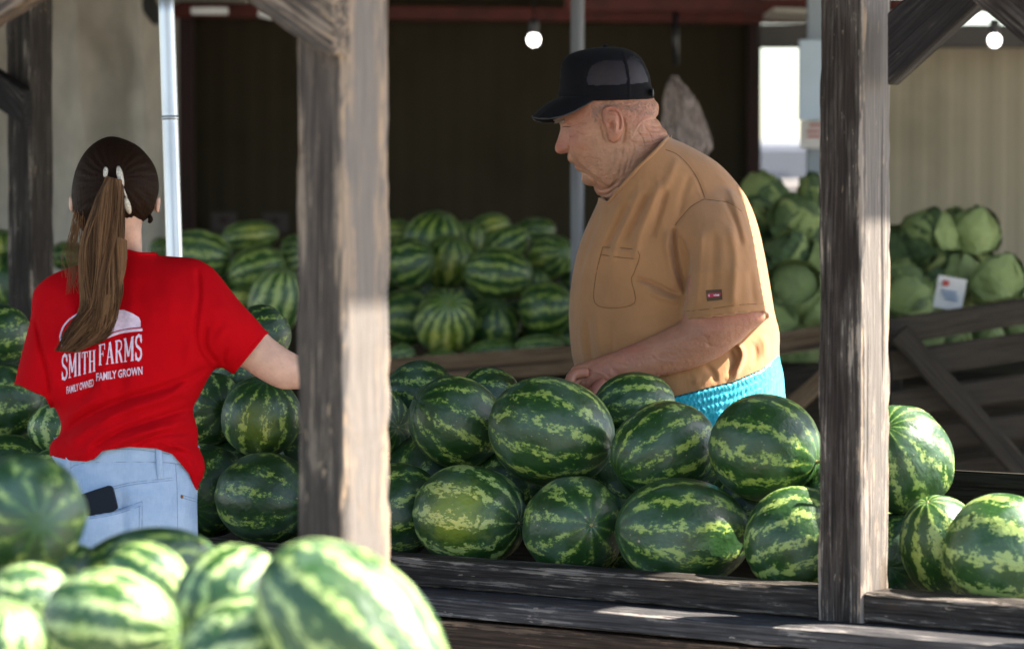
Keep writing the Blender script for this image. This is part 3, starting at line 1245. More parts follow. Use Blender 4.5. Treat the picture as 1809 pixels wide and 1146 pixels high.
# ------------------------------------------------------------------ melon bin with rails
bin_ = thing('melon_bin', PR - RV * .9 + NV * .4, 'long dark wooden melon bin with a worn front rail', 'bin')
RZ0, RZ1 = .733, .786
zc = (RZ0 + RZ1) / 2
board('rail', PR - RV * 2.3 + Z * zc, PR - RV * (HW + .002) + Z * zc, .089, .053, M['rail'], bin_, side=NV, seed=61, seg=90, bev=.005)
board('rail', PR + RV * (HW + .002) + Z * zc, PR + RV * .57 + Z * zc, .089, .053, M['rail'], bin_, side=NV, seed=62, seg=30, bev=.005)
board('ledge', PR - RV * 2.3 - NV * .055 + Z * .7125, PR + RV * 1.0 - NV * .055 + Z * .7125, .20, .038, M['ledge'], bin_, side=NV, seed=63, seg=110, bev=.006)
zt = .691
for k in range(4):
    board('front_plank', PR - RV * 2.3 - NV * .130 + Z * (zt - .07), PR + RV * 1.0 - NV * .130 + Z * (zt - .07), .135, .036, M['plank'], bin_, side=Z, seed=70 + k, seg=80, bev=.004)
    zt -= .145
for k in range(6):
    board('floor_plank', PR - RV * 2.3 + NV * (.10 + k * .102) + Z * .66, PR + RV * 1.0 + NV * (.10 + k * .102) + Z * .66, .095, .02, M['crate_dark'], bin_, side=NV, seed=80 + k, seg=4)
for k in range(2):
    board('back_plank', PR - RV * 2.3 + NV * .70 + Z * (.74 + k * .135), PR + RV * .9 + NV * .70 + Z * (.74 + k * .135), .13, .025, M['crate_dark'], bin_, side=Z, seed=91 + k, seg=8)
for q in (-2.3, -1.15, 0, 1.0):
    for pq in (-.09, .66):
        board('leg', PR + RV * q + NV * pq + Z * 0, PR + RV * q + NV * pq + Z * .648, .07, .05, M['post'], bin_, side=NV, seed=q * 3 + pq, seg=4)

# ------------------------------------------------------------------ watermelons
def melon_mesh(seed):
    nu, nv = 56, 36
    V, F = [], []
    for i in range(1, nv):
        ph = math.pi * i / nv
        for j in range(nu):
            th = 2 * math.pi * j / nu
            rr = 1 + .012 * math.cos(9 * th + seed) * math.sin(ph)
            p = Vector((math.sin(ph) * math.cos(th), math.sin(ph) * math.sin(th), math.cos(ph)))
            rr += .030 * mnoise.noise(p * 1.1 + Vector((seed, 0, 0)))
            rr *= 1 + .015 * math.sin(ph) ** 2 * 0
            dimple = .035 * math.exp(-(ph / .12) ** 2) + .03 * math.exp(-((math.pi - ph) / .12) ** 2)
            V.append(p * rr * (1 - dimple) )
    top = len(V)
    V.append(Vector((0, 0, .963)))
    V.append(Vector((0, 0, -.968)))
    for i in range(nv - 2):
        for j in range(nu):
            a, b = i * nu + j, i * nu + (j + 1) % nu
            F.append((a, a + nu, b + nu, b))
    for j in range(nu):
        F.append((top, j, (j + 1) % nu))
        k = (nv - 2) * nu
        F.append((top + 1, k + (j + 1) % nu, k + j))
    me = bpy.data.meshes.new('watermelon')
    me.from_pydata([tuple(v) for v in V], [], F)
    me.polygons.foreach_set('use_smooth', [True] * len(me.polygons))
    me.materials.append(M['melon'])
    me.update()
    return me


MM = [melon_mesh(s) for s in (0.3, 4.7, 9.1, 15.6)]


def stem_mesh():
    V, F = tube([(0, 0, .93), (.02, 0, .99), (.07, .02, 1.06), (.15, .03, 1.12), (.2, .1, 1.15)], [.06, .035, .028, .028, .034], 9, 3)
    me = bpy.data.meshes.new('stem')
    me.from_pydata([tuple(v) for v in V], [], F)
    me.polygons.foreach_set('use_smooth', [True] * len(me.polygons))
    me.materials.append(M['stem'])
    return me


SM = stem_mesh()


def nub_mesh():
    V, F = tube([(0, 0, .93), (.005, 0, .965), (.012, .004, .985), (.02, .01, 1.0)], [.055, .035, .022, .012], 9, 2)
    me = bpy.data.meshes.new('stem')
    me.from_pydata([tuple(v) for v in V], [], F)
    me.polygons.foreach_set('use_smooth', [True] * len(me.polygons))
    me.materials.append(M['stem'])
    return me


SM2 = nub_mesh()
MEL = []


def rail_d(px):
    u = (px - 904.5) / 6000
    k = math.tan(RA)
    return (PR.y + k * PR.x) / (1 + k * u)


def melon(px, py, ra, rb, D, axis, light=.3, spot=0., pale=.2, roll=0., label='', group=None, stem=False, free=True):
    """ra/rb: long and short half sizes in pixels as they show; axis: direction of the stem end
    (x right, y away, z up)"""
    MEL.append(dict(px=px, py=py, ra=ra, rb=rb, D=D, axis=Vector(axis).normalized(), c=(light, spot, pale), roll=roll, label=label, group=group, stem=stem, free=free))


GM = 'watermelons heaped in the front bin'
GB = 'watermelons heaped in the back bin'
GF = 'sunlit watermelons in the foreground'
def mid(px, py, ra, rb, off, axis, **k):
    k.setdefault('group', GM)
    melon(px, py, ra, rb, rail_d(px) + off, axis, **k)


# bottom row behind the rail
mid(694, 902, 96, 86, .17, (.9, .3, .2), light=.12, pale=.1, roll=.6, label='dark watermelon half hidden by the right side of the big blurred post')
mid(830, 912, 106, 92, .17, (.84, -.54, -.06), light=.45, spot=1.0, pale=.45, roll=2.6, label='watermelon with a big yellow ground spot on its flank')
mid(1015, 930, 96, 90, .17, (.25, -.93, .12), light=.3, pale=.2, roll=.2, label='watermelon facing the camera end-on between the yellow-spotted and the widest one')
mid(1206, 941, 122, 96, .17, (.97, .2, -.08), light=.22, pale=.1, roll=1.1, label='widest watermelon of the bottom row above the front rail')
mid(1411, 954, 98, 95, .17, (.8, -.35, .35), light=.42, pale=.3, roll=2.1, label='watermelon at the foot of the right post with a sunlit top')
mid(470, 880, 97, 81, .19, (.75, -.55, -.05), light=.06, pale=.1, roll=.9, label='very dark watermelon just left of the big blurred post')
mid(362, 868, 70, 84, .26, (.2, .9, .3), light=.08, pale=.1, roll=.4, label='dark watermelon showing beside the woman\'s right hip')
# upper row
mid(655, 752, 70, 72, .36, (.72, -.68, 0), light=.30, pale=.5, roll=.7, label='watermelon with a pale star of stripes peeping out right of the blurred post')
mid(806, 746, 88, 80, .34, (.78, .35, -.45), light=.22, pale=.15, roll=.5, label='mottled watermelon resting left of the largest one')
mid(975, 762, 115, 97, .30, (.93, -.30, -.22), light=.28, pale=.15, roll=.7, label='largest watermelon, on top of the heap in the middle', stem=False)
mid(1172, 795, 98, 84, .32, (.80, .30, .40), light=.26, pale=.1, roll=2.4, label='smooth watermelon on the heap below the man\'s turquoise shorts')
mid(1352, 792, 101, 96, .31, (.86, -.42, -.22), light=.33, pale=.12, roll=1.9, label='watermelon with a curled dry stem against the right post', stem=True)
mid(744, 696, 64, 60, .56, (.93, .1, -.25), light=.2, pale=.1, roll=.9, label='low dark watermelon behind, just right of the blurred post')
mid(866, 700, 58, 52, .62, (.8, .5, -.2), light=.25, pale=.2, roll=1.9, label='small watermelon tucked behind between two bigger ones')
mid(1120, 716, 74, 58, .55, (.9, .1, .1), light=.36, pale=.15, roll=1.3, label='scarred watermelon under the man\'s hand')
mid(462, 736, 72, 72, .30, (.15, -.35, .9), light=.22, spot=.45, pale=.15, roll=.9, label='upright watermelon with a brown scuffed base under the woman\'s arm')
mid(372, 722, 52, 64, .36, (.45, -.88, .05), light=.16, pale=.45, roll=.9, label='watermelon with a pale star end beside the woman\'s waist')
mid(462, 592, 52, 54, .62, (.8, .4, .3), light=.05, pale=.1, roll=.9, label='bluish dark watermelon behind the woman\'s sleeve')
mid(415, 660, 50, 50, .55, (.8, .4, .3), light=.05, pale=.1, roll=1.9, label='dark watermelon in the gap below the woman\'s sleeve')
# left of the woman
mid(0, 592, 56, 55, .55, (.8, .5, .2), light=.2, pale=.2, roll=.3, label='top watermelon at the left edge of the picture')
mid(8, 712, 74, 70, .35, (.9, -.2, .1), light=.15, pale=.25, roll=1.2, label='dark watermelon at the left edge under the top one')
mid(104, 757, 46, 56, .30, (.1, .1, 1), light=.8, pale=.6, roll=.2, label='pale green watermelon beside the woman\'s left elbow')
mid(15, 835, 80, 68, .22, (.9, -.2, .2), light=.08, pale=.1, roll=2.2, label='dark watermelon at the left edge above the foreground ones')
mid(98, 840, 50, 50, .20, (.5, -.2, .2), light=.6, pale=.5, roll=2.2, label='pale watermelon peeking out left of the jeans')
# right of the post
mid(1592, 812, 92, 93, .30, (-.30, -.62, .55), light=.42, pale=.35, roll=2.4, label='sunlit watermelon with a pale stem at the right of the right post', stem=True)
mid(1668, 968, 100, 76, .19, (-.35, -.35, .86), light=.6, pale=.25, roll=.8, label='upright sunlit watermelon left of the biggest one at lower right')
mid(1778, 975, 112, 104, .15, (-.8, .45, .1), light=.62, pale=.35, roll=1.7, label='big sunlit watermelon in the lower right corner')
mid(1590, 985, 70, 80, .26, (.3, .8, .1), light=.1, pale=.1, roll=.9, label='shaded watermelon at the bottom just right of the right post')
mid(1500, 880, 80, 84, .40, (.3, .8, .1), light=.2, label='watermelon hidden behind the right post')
# fillers lower in the heap
for px, py, off, lb in [
    (760, 850, .42, 'shadowed watermelon in the gap above the yellow-spotted one'),
    (900, 860, .42, 'dark watermelon wedged under the left half of the largest one'),
    (1090, 870, .42, 'dark watermelon wedged between the largest and the smooth one'),
    (1090, 968, .36, 'dark watermelon low between the end-on and the widest one'),
    (1270, 880, .42, 'sliver of dark watermelon above the widest one of the bottom row'),
    (1330, 900, .44, 'dark watermelon deep behind the one at the foot of the right post'),
    (420, 830, .44, 'dark watermelon in the gap between the two left of the blurred post'),
    (520, 830, .6, 'sliver of shaded watermelon against the left edge of the blurred post')]:
    mid(px, py, 88, 84, off, (random.uniform(-1, 1), random.uniform(-.3, .3), random.uniform(-.3, .3)), light=.1, label=lb)

DB = 10.9


def back(px, py, ra, rb, dd, axis, **k):
    k.setdefault('group', GB)
    k['light'] = k.get('light', .3) + .14  # lighter rind colour in place of light under the roof
    melon(px, py, ra, rb, DB + dd, axis, **k)


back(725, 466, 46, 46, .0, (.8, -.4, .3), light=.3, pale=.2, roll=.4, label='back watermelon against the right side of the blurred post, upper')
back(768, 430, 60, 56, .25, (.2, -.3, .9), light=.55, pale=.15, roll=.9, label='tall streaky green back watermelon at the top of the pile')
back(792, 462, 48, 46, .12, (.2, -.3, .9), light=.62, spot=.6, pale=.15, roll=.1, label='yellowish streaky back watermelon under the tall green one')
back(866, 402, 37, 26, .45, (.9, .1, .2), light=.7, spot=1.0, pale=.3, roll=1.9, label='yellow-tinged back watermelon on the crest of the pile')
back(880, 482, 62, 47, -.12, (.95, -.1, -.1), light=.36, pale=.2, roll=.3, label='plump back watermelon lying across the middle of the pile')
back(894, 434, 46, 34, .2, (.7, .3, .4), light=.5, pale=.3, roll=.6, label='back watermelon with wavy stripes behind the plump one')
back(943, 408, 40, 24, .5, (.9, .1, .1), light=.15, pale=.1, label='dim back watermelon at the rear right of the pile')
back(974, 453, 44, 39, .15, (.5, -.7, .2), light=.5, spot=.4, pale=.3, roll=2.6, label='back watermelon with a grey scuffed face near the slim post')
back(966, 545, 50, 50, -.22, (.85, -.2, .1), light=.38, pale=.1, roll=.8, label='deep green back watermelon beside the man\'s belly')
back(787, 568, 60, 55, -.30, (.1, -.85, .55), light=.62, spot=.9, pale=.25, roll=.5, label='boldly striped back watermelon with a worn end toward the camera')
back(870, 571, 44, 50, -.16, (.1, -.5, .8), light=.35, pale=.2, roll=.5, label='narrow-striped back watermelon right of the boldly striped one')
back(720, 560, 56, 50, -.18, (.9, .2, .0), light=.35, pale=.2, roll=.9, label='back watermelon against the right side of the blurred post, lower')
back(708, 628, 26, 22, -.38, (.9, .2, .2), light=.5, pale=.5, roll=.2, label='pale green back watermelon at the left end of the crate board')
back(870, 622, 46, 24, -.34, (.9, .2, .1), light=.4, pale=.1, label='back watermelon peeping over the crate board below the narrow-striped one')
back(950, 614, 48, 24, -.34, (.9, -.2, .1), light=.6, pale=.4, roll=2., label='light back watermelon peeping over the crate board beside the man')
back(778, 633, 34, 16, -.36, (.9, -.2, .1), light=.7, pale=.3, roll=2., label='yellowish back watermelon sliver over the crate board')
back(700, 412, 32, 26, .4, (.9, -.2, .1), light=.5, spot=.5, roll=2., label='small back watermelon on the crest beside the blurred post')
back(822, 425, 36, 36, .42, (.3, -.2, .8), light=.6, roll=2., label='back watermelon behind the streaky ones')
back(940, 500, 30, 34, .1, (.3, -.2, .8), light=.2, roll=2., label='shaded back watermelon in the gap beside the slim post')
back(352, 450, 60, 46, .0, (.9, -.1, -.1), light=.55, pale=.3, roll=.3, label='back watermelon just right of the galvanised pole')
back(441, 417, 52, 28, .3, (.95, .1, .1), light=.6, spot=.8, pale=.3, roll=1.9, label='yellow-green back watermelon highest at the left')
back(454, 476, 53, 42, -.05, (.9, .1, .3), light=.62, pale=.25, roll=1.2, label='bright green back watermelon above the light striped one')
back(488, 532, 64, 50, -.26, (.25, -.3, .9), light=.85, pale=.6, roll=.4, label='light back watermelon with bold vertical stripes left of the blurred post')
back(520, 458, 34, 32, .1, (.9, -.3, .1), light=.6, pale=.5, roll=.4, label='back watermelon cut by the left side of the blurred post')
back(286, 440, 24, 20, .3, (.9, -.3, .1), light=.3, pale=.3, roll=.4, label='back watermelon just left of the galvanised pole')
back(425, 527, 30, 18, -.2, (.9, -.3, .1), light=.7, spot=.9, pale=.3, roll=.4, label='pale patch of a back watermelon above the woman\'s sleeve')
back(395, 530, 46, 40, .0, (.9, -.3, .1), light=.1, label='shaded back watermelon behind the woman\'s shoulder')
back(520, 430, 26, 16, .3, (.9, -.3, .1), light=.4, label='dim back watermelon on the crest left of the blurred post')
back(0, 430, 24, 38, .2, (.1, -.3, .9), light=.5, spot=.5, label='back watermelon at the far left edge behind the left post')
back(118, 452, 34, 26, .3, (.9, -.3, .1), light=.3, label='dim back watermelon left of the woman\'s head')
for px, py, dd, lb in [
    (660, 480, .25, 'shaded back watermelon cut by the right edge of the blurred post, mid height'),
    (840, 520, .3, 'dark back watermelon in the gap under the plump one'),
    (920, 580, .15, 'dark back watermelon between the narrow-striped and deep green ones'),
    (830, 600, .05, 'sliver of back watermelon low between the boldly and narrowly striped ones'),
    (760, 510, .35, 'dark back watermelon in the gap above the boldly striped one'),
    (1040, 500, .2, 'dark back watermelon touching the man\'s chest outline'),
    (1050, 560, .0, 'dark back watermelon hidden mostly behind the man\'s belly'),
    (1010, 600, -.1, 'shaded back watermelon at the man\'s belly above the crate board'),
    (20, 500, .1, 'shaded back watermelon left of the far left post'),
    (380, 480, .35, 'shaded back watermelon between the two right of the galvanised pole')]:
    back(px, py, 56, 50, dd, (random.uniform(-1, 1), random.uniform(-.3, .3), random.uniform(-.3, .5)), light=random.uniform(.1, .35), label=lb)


def fore(px, py, ra, rb, D, axis, **k):
    k.setdefault('group', GF)
    melon(px, py, ra, rb, D, axis, **k)  # paler rinds here stand in for sun glare, darker ones for shade


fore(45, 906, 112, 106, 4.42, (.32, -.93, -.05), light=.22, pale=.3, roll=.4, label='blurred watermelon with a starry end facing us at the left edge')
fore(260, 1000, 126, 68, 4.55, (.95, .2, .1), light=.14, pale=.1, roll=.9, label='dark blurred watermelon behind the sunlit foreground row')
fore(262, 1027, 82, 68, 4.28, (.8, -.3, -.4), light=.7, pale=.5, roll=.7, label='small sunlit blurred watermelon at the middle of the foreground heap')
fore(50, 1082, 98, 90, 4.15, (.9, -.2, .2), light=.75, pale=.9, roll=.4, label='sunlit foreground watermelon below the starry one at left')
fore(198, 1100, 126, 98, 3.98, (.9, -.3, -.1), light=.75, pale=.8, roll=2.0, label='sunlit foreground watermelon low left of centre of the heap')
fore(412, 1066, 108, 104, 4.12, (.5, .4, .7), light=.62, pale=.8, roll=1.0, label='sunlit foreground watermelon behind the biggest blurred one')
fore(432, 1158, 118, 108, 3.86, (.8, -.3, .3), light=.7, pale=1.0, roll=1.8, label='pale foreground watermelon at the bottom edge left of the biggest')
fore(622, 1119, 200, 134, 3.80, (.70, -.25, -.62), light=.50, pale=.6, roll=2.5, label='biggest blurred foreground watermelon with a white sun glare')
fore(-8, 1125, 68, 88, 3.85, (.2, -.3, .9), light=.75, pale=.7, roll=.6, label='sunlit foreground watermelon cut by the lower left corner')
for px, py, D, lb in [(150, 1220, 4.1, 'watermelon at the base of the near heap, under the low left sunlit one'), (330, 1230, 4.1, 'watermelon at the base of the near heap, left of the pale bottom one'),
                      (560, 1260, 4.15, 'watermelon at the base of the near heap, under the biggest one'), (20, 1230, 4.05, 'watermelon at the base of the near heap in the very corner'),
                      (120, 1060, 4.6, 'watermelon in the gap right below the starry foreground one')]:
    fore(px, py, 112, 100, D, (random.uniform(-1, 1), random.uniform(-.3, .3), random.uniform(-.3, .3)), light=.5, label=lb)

# settle: neighbours that would sink into each other move apart in depth, keeping their apparent size
for it in range(60):
    for i, a in enumerate(MEL):
        for b in MEL[i + 1:]:
            if a['group'] != b['group']: continue
            dm = (a['D'] + b['D']) / 2
            dx = (a['px'] - b['px']) / 6000 * dm
            dy = (a['py'] - b['py']) / 6000 * dm
            ra = (a['ra'] + a['rb']) / 2 / 6000 * a['D'] * .93
            rb = (b['ra'] + b['rb']) / 2 / 6000 * b['D'] * .93
            need = (ra + rb) ** 2 - dx * dx - dy * dy
            if need <= 0: continue
            need = math.sqrt(need)
            dd = b['D'] - a['D']
            if abs(dd) < need:
                push = (need - abs(dd)) * .12
                far, near = (b, a) if dd >= 0 else (a, b)
                lim = 0.0
                far['D'] += push
                if near['group'] != GM or near['D'] > rail_d(near['px']) + .17: near['D'] -= push * .35
for a in MEL:
    s = a['D'] / 6000
    o = bpy.data.objects.new('watermelon', random.choice(MM))
    COL.objects.link(o)
    o.location = W(a['px'], a['py'], a['D'])
    ax = a['axis']
    ax = Vector((ax.x, ax.y, ax.z))
    q = ax.to_track_quat('Z', 'Y')
    if a['c'][1] > 0:
        sx = Vector((.05, -1, .12))
        sx = (sx - ax * sx.dot(ax)).normalized()
        o.rotation_euler = Matrix((sx, ax.cross(sx), ax)).transposed().to_euler()
    else:
        o.rotation_euler = (q @ Matrix.Rotation(a['roll'], 3, 'Z').to_quaternion()).to_euler()
    lon = a['ra']
    # a long axis that points at the camera shows only its short side
    o.scale = (a['rb'] * s, a['rb'] * s, lon * s * (1.0 if abs(ax.y) < .7 else 1.12))
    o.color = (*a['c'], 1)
    tag(o, a['label'], 'watermelon', a['group'])
    if not a['stem'] and ax.y < .25 and a['group'] != GF:
        st = bpy.data.objects.new('stem', SM2)
        COL.objects.link(st)
        st.parent = o
    if a['stem']:
        st = bpy.data.objects.new('stem', SM)
        COL.objects.link(st)
        st.parent = o

# foreground bin under the near heap
fb = thing('near_bin', Vector((-.55, 4.2, 0)), 'wooden bin carrying the blurred foreground watermelons', 'bin')
fc = PN - NV * .10
for k in range(5):
    p0 = fc - RV * 1.5 - NV * (.05 + k * .16)
    board('floor_plank', p0 + Z * .60, p0 + RV * 1.75 + Z * .60, .15, .025, M['crate_dark'], fb, side=NV, seed=100 + k, seg=6)
for k in range(3):
    p0 = fc - RV * 1.5 - NV * .90 + Z * (.62 - k * .16)
    board('front_plank', p0, p0 + RV * 1.75, .15, .03, M['plank'], fb, side=Z, seed=110 + k, seg=12)
for q in (-1.45, .2):
    for pq in (-.82, -.04):
        board('leg', fc + RV * q + NV * pq, fc + RV * q + NV * pq + Z * .585, .07, .05, M['post'], fb, side=NV, seed=q * 3 + pq, seg=4)

# ------------------------------------------------------------------ back crate of melons
bc = thing('melon_crate', (wx(850, 10.3), 10.3, 0), 'raw board crate holding the back pile of watermelons', 'crate')


def pxboard(name, par, x0, y0, x1, y1, d0, d1, w, th, mat, seed, seg=12, side=Z):
    return board(name, W(x0, y0, d0), W(x1, y1, d1), w, th, mat, par, side=side, seed=seed, seg=seg)


pxboard('crate_board', bc, 560, 668, 1450, 600, 10.2, 10.6, .085, .03, M['crate'], 201, 30)
for k in range(1, 6):
    pxboard('crate_board', bc, 560, 668 + k * 62, 1450, 600 + k * 60, 10.21, 10.61, .085, .03, M['crate_dark'], 201 + k, 8)
pxboard('crate_board', bc, -40, 600, 540, 650, 10.6, 10.4, .085, .03, M['crate_dark'], 221, 12)
box('crate_floor', (wx(700, 11.4), 11.4, .72), (3.0, 1.7, .03), M['crate_dark'], bc)
for px in (560, 1000, 1440):
    d = 10.24 + .4 * (px - 560) / 880
    a = W(px, 650, d)
    board('corner_stake', Vector((a.x, a.y + .03, 0)), Vector((a.x, a.y + .03, .98)), .06, .04, M['crate_dark'], bc, side=(1, 0, 0), seed=px, seg=4)

# ------------------------------------------------------------------ slatted cabbage crate at right
cc = thing('cabbage_crate', (wx(1700, 9.9), 9.9, 0), 'dark slatted pallet crate holding the cabbages at right', 'crate')
rows = [(578, 46), (638, 50), (706, 46), (772, 44), (838, 44), (904, 44)]
for k, (y, h) in enumerate(rows):
    pxboard('slat', cc, 1572, y + 8, 1960, y - 52 + k * 4, 9.55, 9.75, h / 6000 * 9.6, .022, M['crate_dark'], 230 + k, 12)
for k, (y, h) in enumerate([(598, 40), (668, 50), (740, 44)]):
    pxboard('slat', cc, 1360, y + 12, 1570, y - 22, 9.75, 9.66, h / 6000 * 9.6, .022, M['crate'] if k == 0 else M['crate_dark'], 250 + k, 10)
pxboard('diagonal_brace', cc, 1588, 588, 1850, 880, 9.50, 9.56, .062, .024, M['crate_dark'], 260, 10, side=UPV)
pxboard('diagonal_brace', cc, 1380, 735, 1470, 655, 9.62, 9.58, .05, .024, M['crate'], 261, 6, side=UPV)
for px in (1580, 1930):
    a = W(px, 600, 9.6)
    board('corner_stake', Vector((a.x, a.y + .03, 0)), Vector((a.x, a.y + .03, a.z + .05)), .05, .04, M['crate_dark'], cc, side=(1, 0, 0), seed=px, seg=4)
for k in range(7):
    pxboard('back_slat', cc, 1340, 596 + k * 62, 2000, 560 + k * 62, 11.3, 11.3, .1155, .02, M['crate_dark'], 280 + k, 6)
box('crate_floor', (wx(1660, 10.4), 10.4, .95), (1.4, 1.3, .03), M['crate_dark'], cc)


def cabbage_meshes():
    def sph(seed, r0, ph0, ph1, wav, nu=26, nv=16, patch=None):
        V, F = [], []
        for i in range(nv + 1):
            f = i / nv
            for j in range(nu + (0 if patch is None else 1)):
                g = j / nu
                if patch is None:
                    ph = math.pi * f
                    th = 2 * math.pi * g
                    rr = r0
                else:
                    c0, wdt = patch
                    edge = max(abs(2 * g - 1), f)
                    th = c0 + (g - .5) * wdt * (math.sin(min(1, f * 1.15 + .12) * math.pi * .62) + .15)
                    ph = math.pi - (ph0 + (ph1 - ph0) * f)
                    rr = r0 + .14 * edge ** 4 + wav * math.sin(g * 19 + seed) * edge ** 3
                p = Vector((math.sin(ph) * math.cos(th), math.sin(ph) * math.sin(th), math.cos(ph) * .88))
                rr += .05 * mnoise.noise(p * 2.3 + Vector((seed, 0, 0))) + .035 * mnoise.noise(p * 6.5 + Vector((seed, 3, 0)))
                V.append(tuple(p * rr))
        n = nu + (0 if patch is None else 1)
        for i in range(nv):
            for j in range(nu):
                a = i * n + j
                b = i * n + (j + 1) % n
                F.append((a, b, b + n, a + n))
        me = bpy.data.meshes.new('cabbage')
        me.from_pydata(V, [], F)
        me.polygons.foreach_set('use_smooth', [True] * len(me.polygons))
        me.materials.append(M['leafg'])
        return me
    head = sph(1, .93, 0, 0, 0)
    leaves = [sph(3 + k, .955 + .016 * k, .12, 1.75 + .45 * (k % 2), .03, 20, 14, patch=(k * 2.2, 2.5)) for k in range(6)]
    return head, leaves


CH, CLV = cabbage_meshes()


def cabbage(px, py, r, D, lite, label, pointed=False):
    s = r * 1.06 * D / 6000
    o = bpy.data.objects.new('cabbage', CH)
    COL.objects.link(o)
    o.location = W(px, py, D)
    o.rotation_euler = (random.uniform(-1.2, 1.2), random.uniform(-1.2, 1.2), random.uniform(0, 6))
    if pointed: o.rotation_euler = (0, 0, 1)
    o.scale = (s, s, s * (1.7 if pointed else 1))
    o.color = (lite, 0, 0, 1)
    tag(o, label, 'cabbage', 'cabbages piled in the slatted crate')
    for k, m in enumerate(CLV):
        l = bpy.data.objects.new('leaf', m)
        COL.objects.link(l)
        l.parent = o
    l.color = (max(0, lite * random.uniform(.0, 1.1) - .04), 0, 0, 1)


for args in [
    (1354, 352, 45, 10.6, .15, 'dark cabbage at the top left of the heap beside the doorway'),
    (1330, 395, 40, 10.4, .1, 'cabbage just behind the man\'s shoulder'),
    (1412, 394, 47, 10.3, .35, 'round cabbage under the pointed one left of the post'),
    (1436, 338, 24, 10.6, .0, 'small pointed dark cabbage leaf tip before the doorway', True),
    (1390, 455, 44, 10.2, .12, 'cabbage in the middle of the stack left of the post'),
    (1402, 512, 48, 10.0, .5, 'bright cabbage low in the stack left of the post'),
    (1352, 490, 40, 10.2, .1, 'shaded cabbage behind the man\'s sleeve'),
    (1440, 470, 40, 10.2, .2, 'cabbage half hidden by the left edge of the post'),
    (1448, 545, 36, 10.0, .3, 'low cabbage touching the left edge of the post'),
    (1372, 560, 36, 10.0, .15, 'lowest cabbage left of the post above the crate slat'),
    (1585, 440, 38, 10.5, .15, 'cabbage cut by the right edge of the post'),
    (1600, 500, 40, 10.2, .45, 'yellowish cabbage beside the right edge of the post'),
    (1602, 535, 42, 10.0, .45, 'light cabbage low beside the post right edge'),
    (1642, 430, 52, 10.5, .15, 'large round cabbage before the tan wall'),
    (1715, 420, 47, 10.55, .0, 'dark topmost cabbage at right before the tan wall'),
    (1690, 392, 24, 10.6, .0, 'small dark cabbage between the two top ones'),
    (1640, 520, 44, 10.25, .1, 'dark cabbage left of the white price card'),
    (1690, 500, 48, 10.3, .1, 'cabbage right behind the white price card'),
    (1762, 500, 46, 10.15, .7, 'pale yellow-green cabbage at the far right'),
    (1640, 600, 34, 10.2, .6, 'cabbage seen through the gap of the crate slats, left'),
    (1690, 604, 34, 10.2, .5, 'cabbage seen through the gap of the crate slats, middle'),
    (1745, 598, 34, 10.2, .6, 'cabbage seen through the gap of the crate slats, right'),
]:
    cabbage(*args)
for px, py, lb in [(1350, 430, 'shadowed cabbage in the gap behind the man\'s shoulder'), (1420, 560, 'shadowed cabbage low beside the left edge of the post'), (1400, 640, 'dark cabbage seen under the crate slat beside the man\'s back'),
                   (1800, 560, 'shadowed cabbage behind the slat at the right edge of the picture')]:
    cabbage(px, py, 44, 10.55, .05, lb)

# price card on cabbages
card = thing('price_card', W(1677, 548, 9.75), 'white price card with a red and blue print standing among the cabbages', 'sign')
rot = R(-10)
box('card', W(1678, 518, 9.75), (.082, .005, .094), M['paper'], card, ry=R(10), rz=R(-6))
box('red_print', W(1671, 500, 9.742), (.018, .004, .016), M['inkred'], card, ry=R(10), rz=R(-6), bev=.004)
for k in range(3):
    box('blue_print', W(1676 + k * 2, 515 + k * 7, 9.742), (.044 - .006 * (k == 2), .003, .006), M['inkblue'], card, ry=R(10), rz=R(-6), bev=0)

# ------------------------------------------------------------------ people
def crop(x0, y0, k):
    def f(*pts):
        return [(x0 + a / k, y0 + b / k) for a, b in pts]
    return f


hc = crop(940, 80, 4.093)      # close-up of the man's head
mc = crop(900, 60, 2.864)
lc = crop(960, 400, 2.864)

# ================= man
DM = 7.1
foot_m = W(1210, 1500, DM)
man = thing('person', Vector((foot_m.x, DM, 0)), 'older man in tan pocket T-shirt and turquoise shorts, one hand resting on the melons', 'person')

head_poly = hc((215, 470), (188, 520), (178, 543), (196, 562), (203, 578), (205, 604), (196, 642), (181, 690), (167, 732), (170, 764), (196, 786), (236, 784), (258, 781),
               (256, 800), (257, 822), (272, 846), (299, 858), (311, 868), (306, 878), (314, 894), (334, 908), (355, 922),
               (358, 946), (358, 978), (378, 1003), (412, 1018), (444, 1021), (452, 1048), (472, 1080), (500, 1098), (560, 1190), (700, 1330), (900, 1250), (1040, 950),
               (985, 655), (940, 592), (917, 548), (893, 525), (911, 500), (914, 430), (880, 384), (838, 262), (790, 150), (690, 72), (520, 40), (360, 58), (245, 110), (218, 250), (212, 380))
HS = 1.25
head = Puff(head_poly, DM, .079, step=HS, smooth=3, ratio=1.0, ref=hc((620, 480))[0])
head.t = np.minimum(head.t, .079 + (head.t - .079) * .35)
# the nose is narrower than a plain inflation makes it
nx, ny = hc((190, 700))[0]
wn_ = np.exp(-(((head.X - nx) / 20) ** 2 + ((head.Y - ny) / 30) ** 2))
head.t *= 1 - .42 * wn_
al = hc((240, 750))[0]
head.t += .0055 * np.exp(-(((head.X - al[0]) / 5.5) ** 2 + ((head.Y - al[1]) / 6) ** 2))
ck = hc((330, 720))[0]
head.t += .006 * np.exp(-(((head.X - ck[0]) / 18) ** 2 + ((head.Y - ck[1]) / 20) ** 2))
so_ = hc((248, 600))[0]
head.t -= .008 * np.exp(-(((head.X - so_[0]) / 8) ** 2 + ((head.Y - so_[1]) / 5) ** 2)) * (head.t > .004)
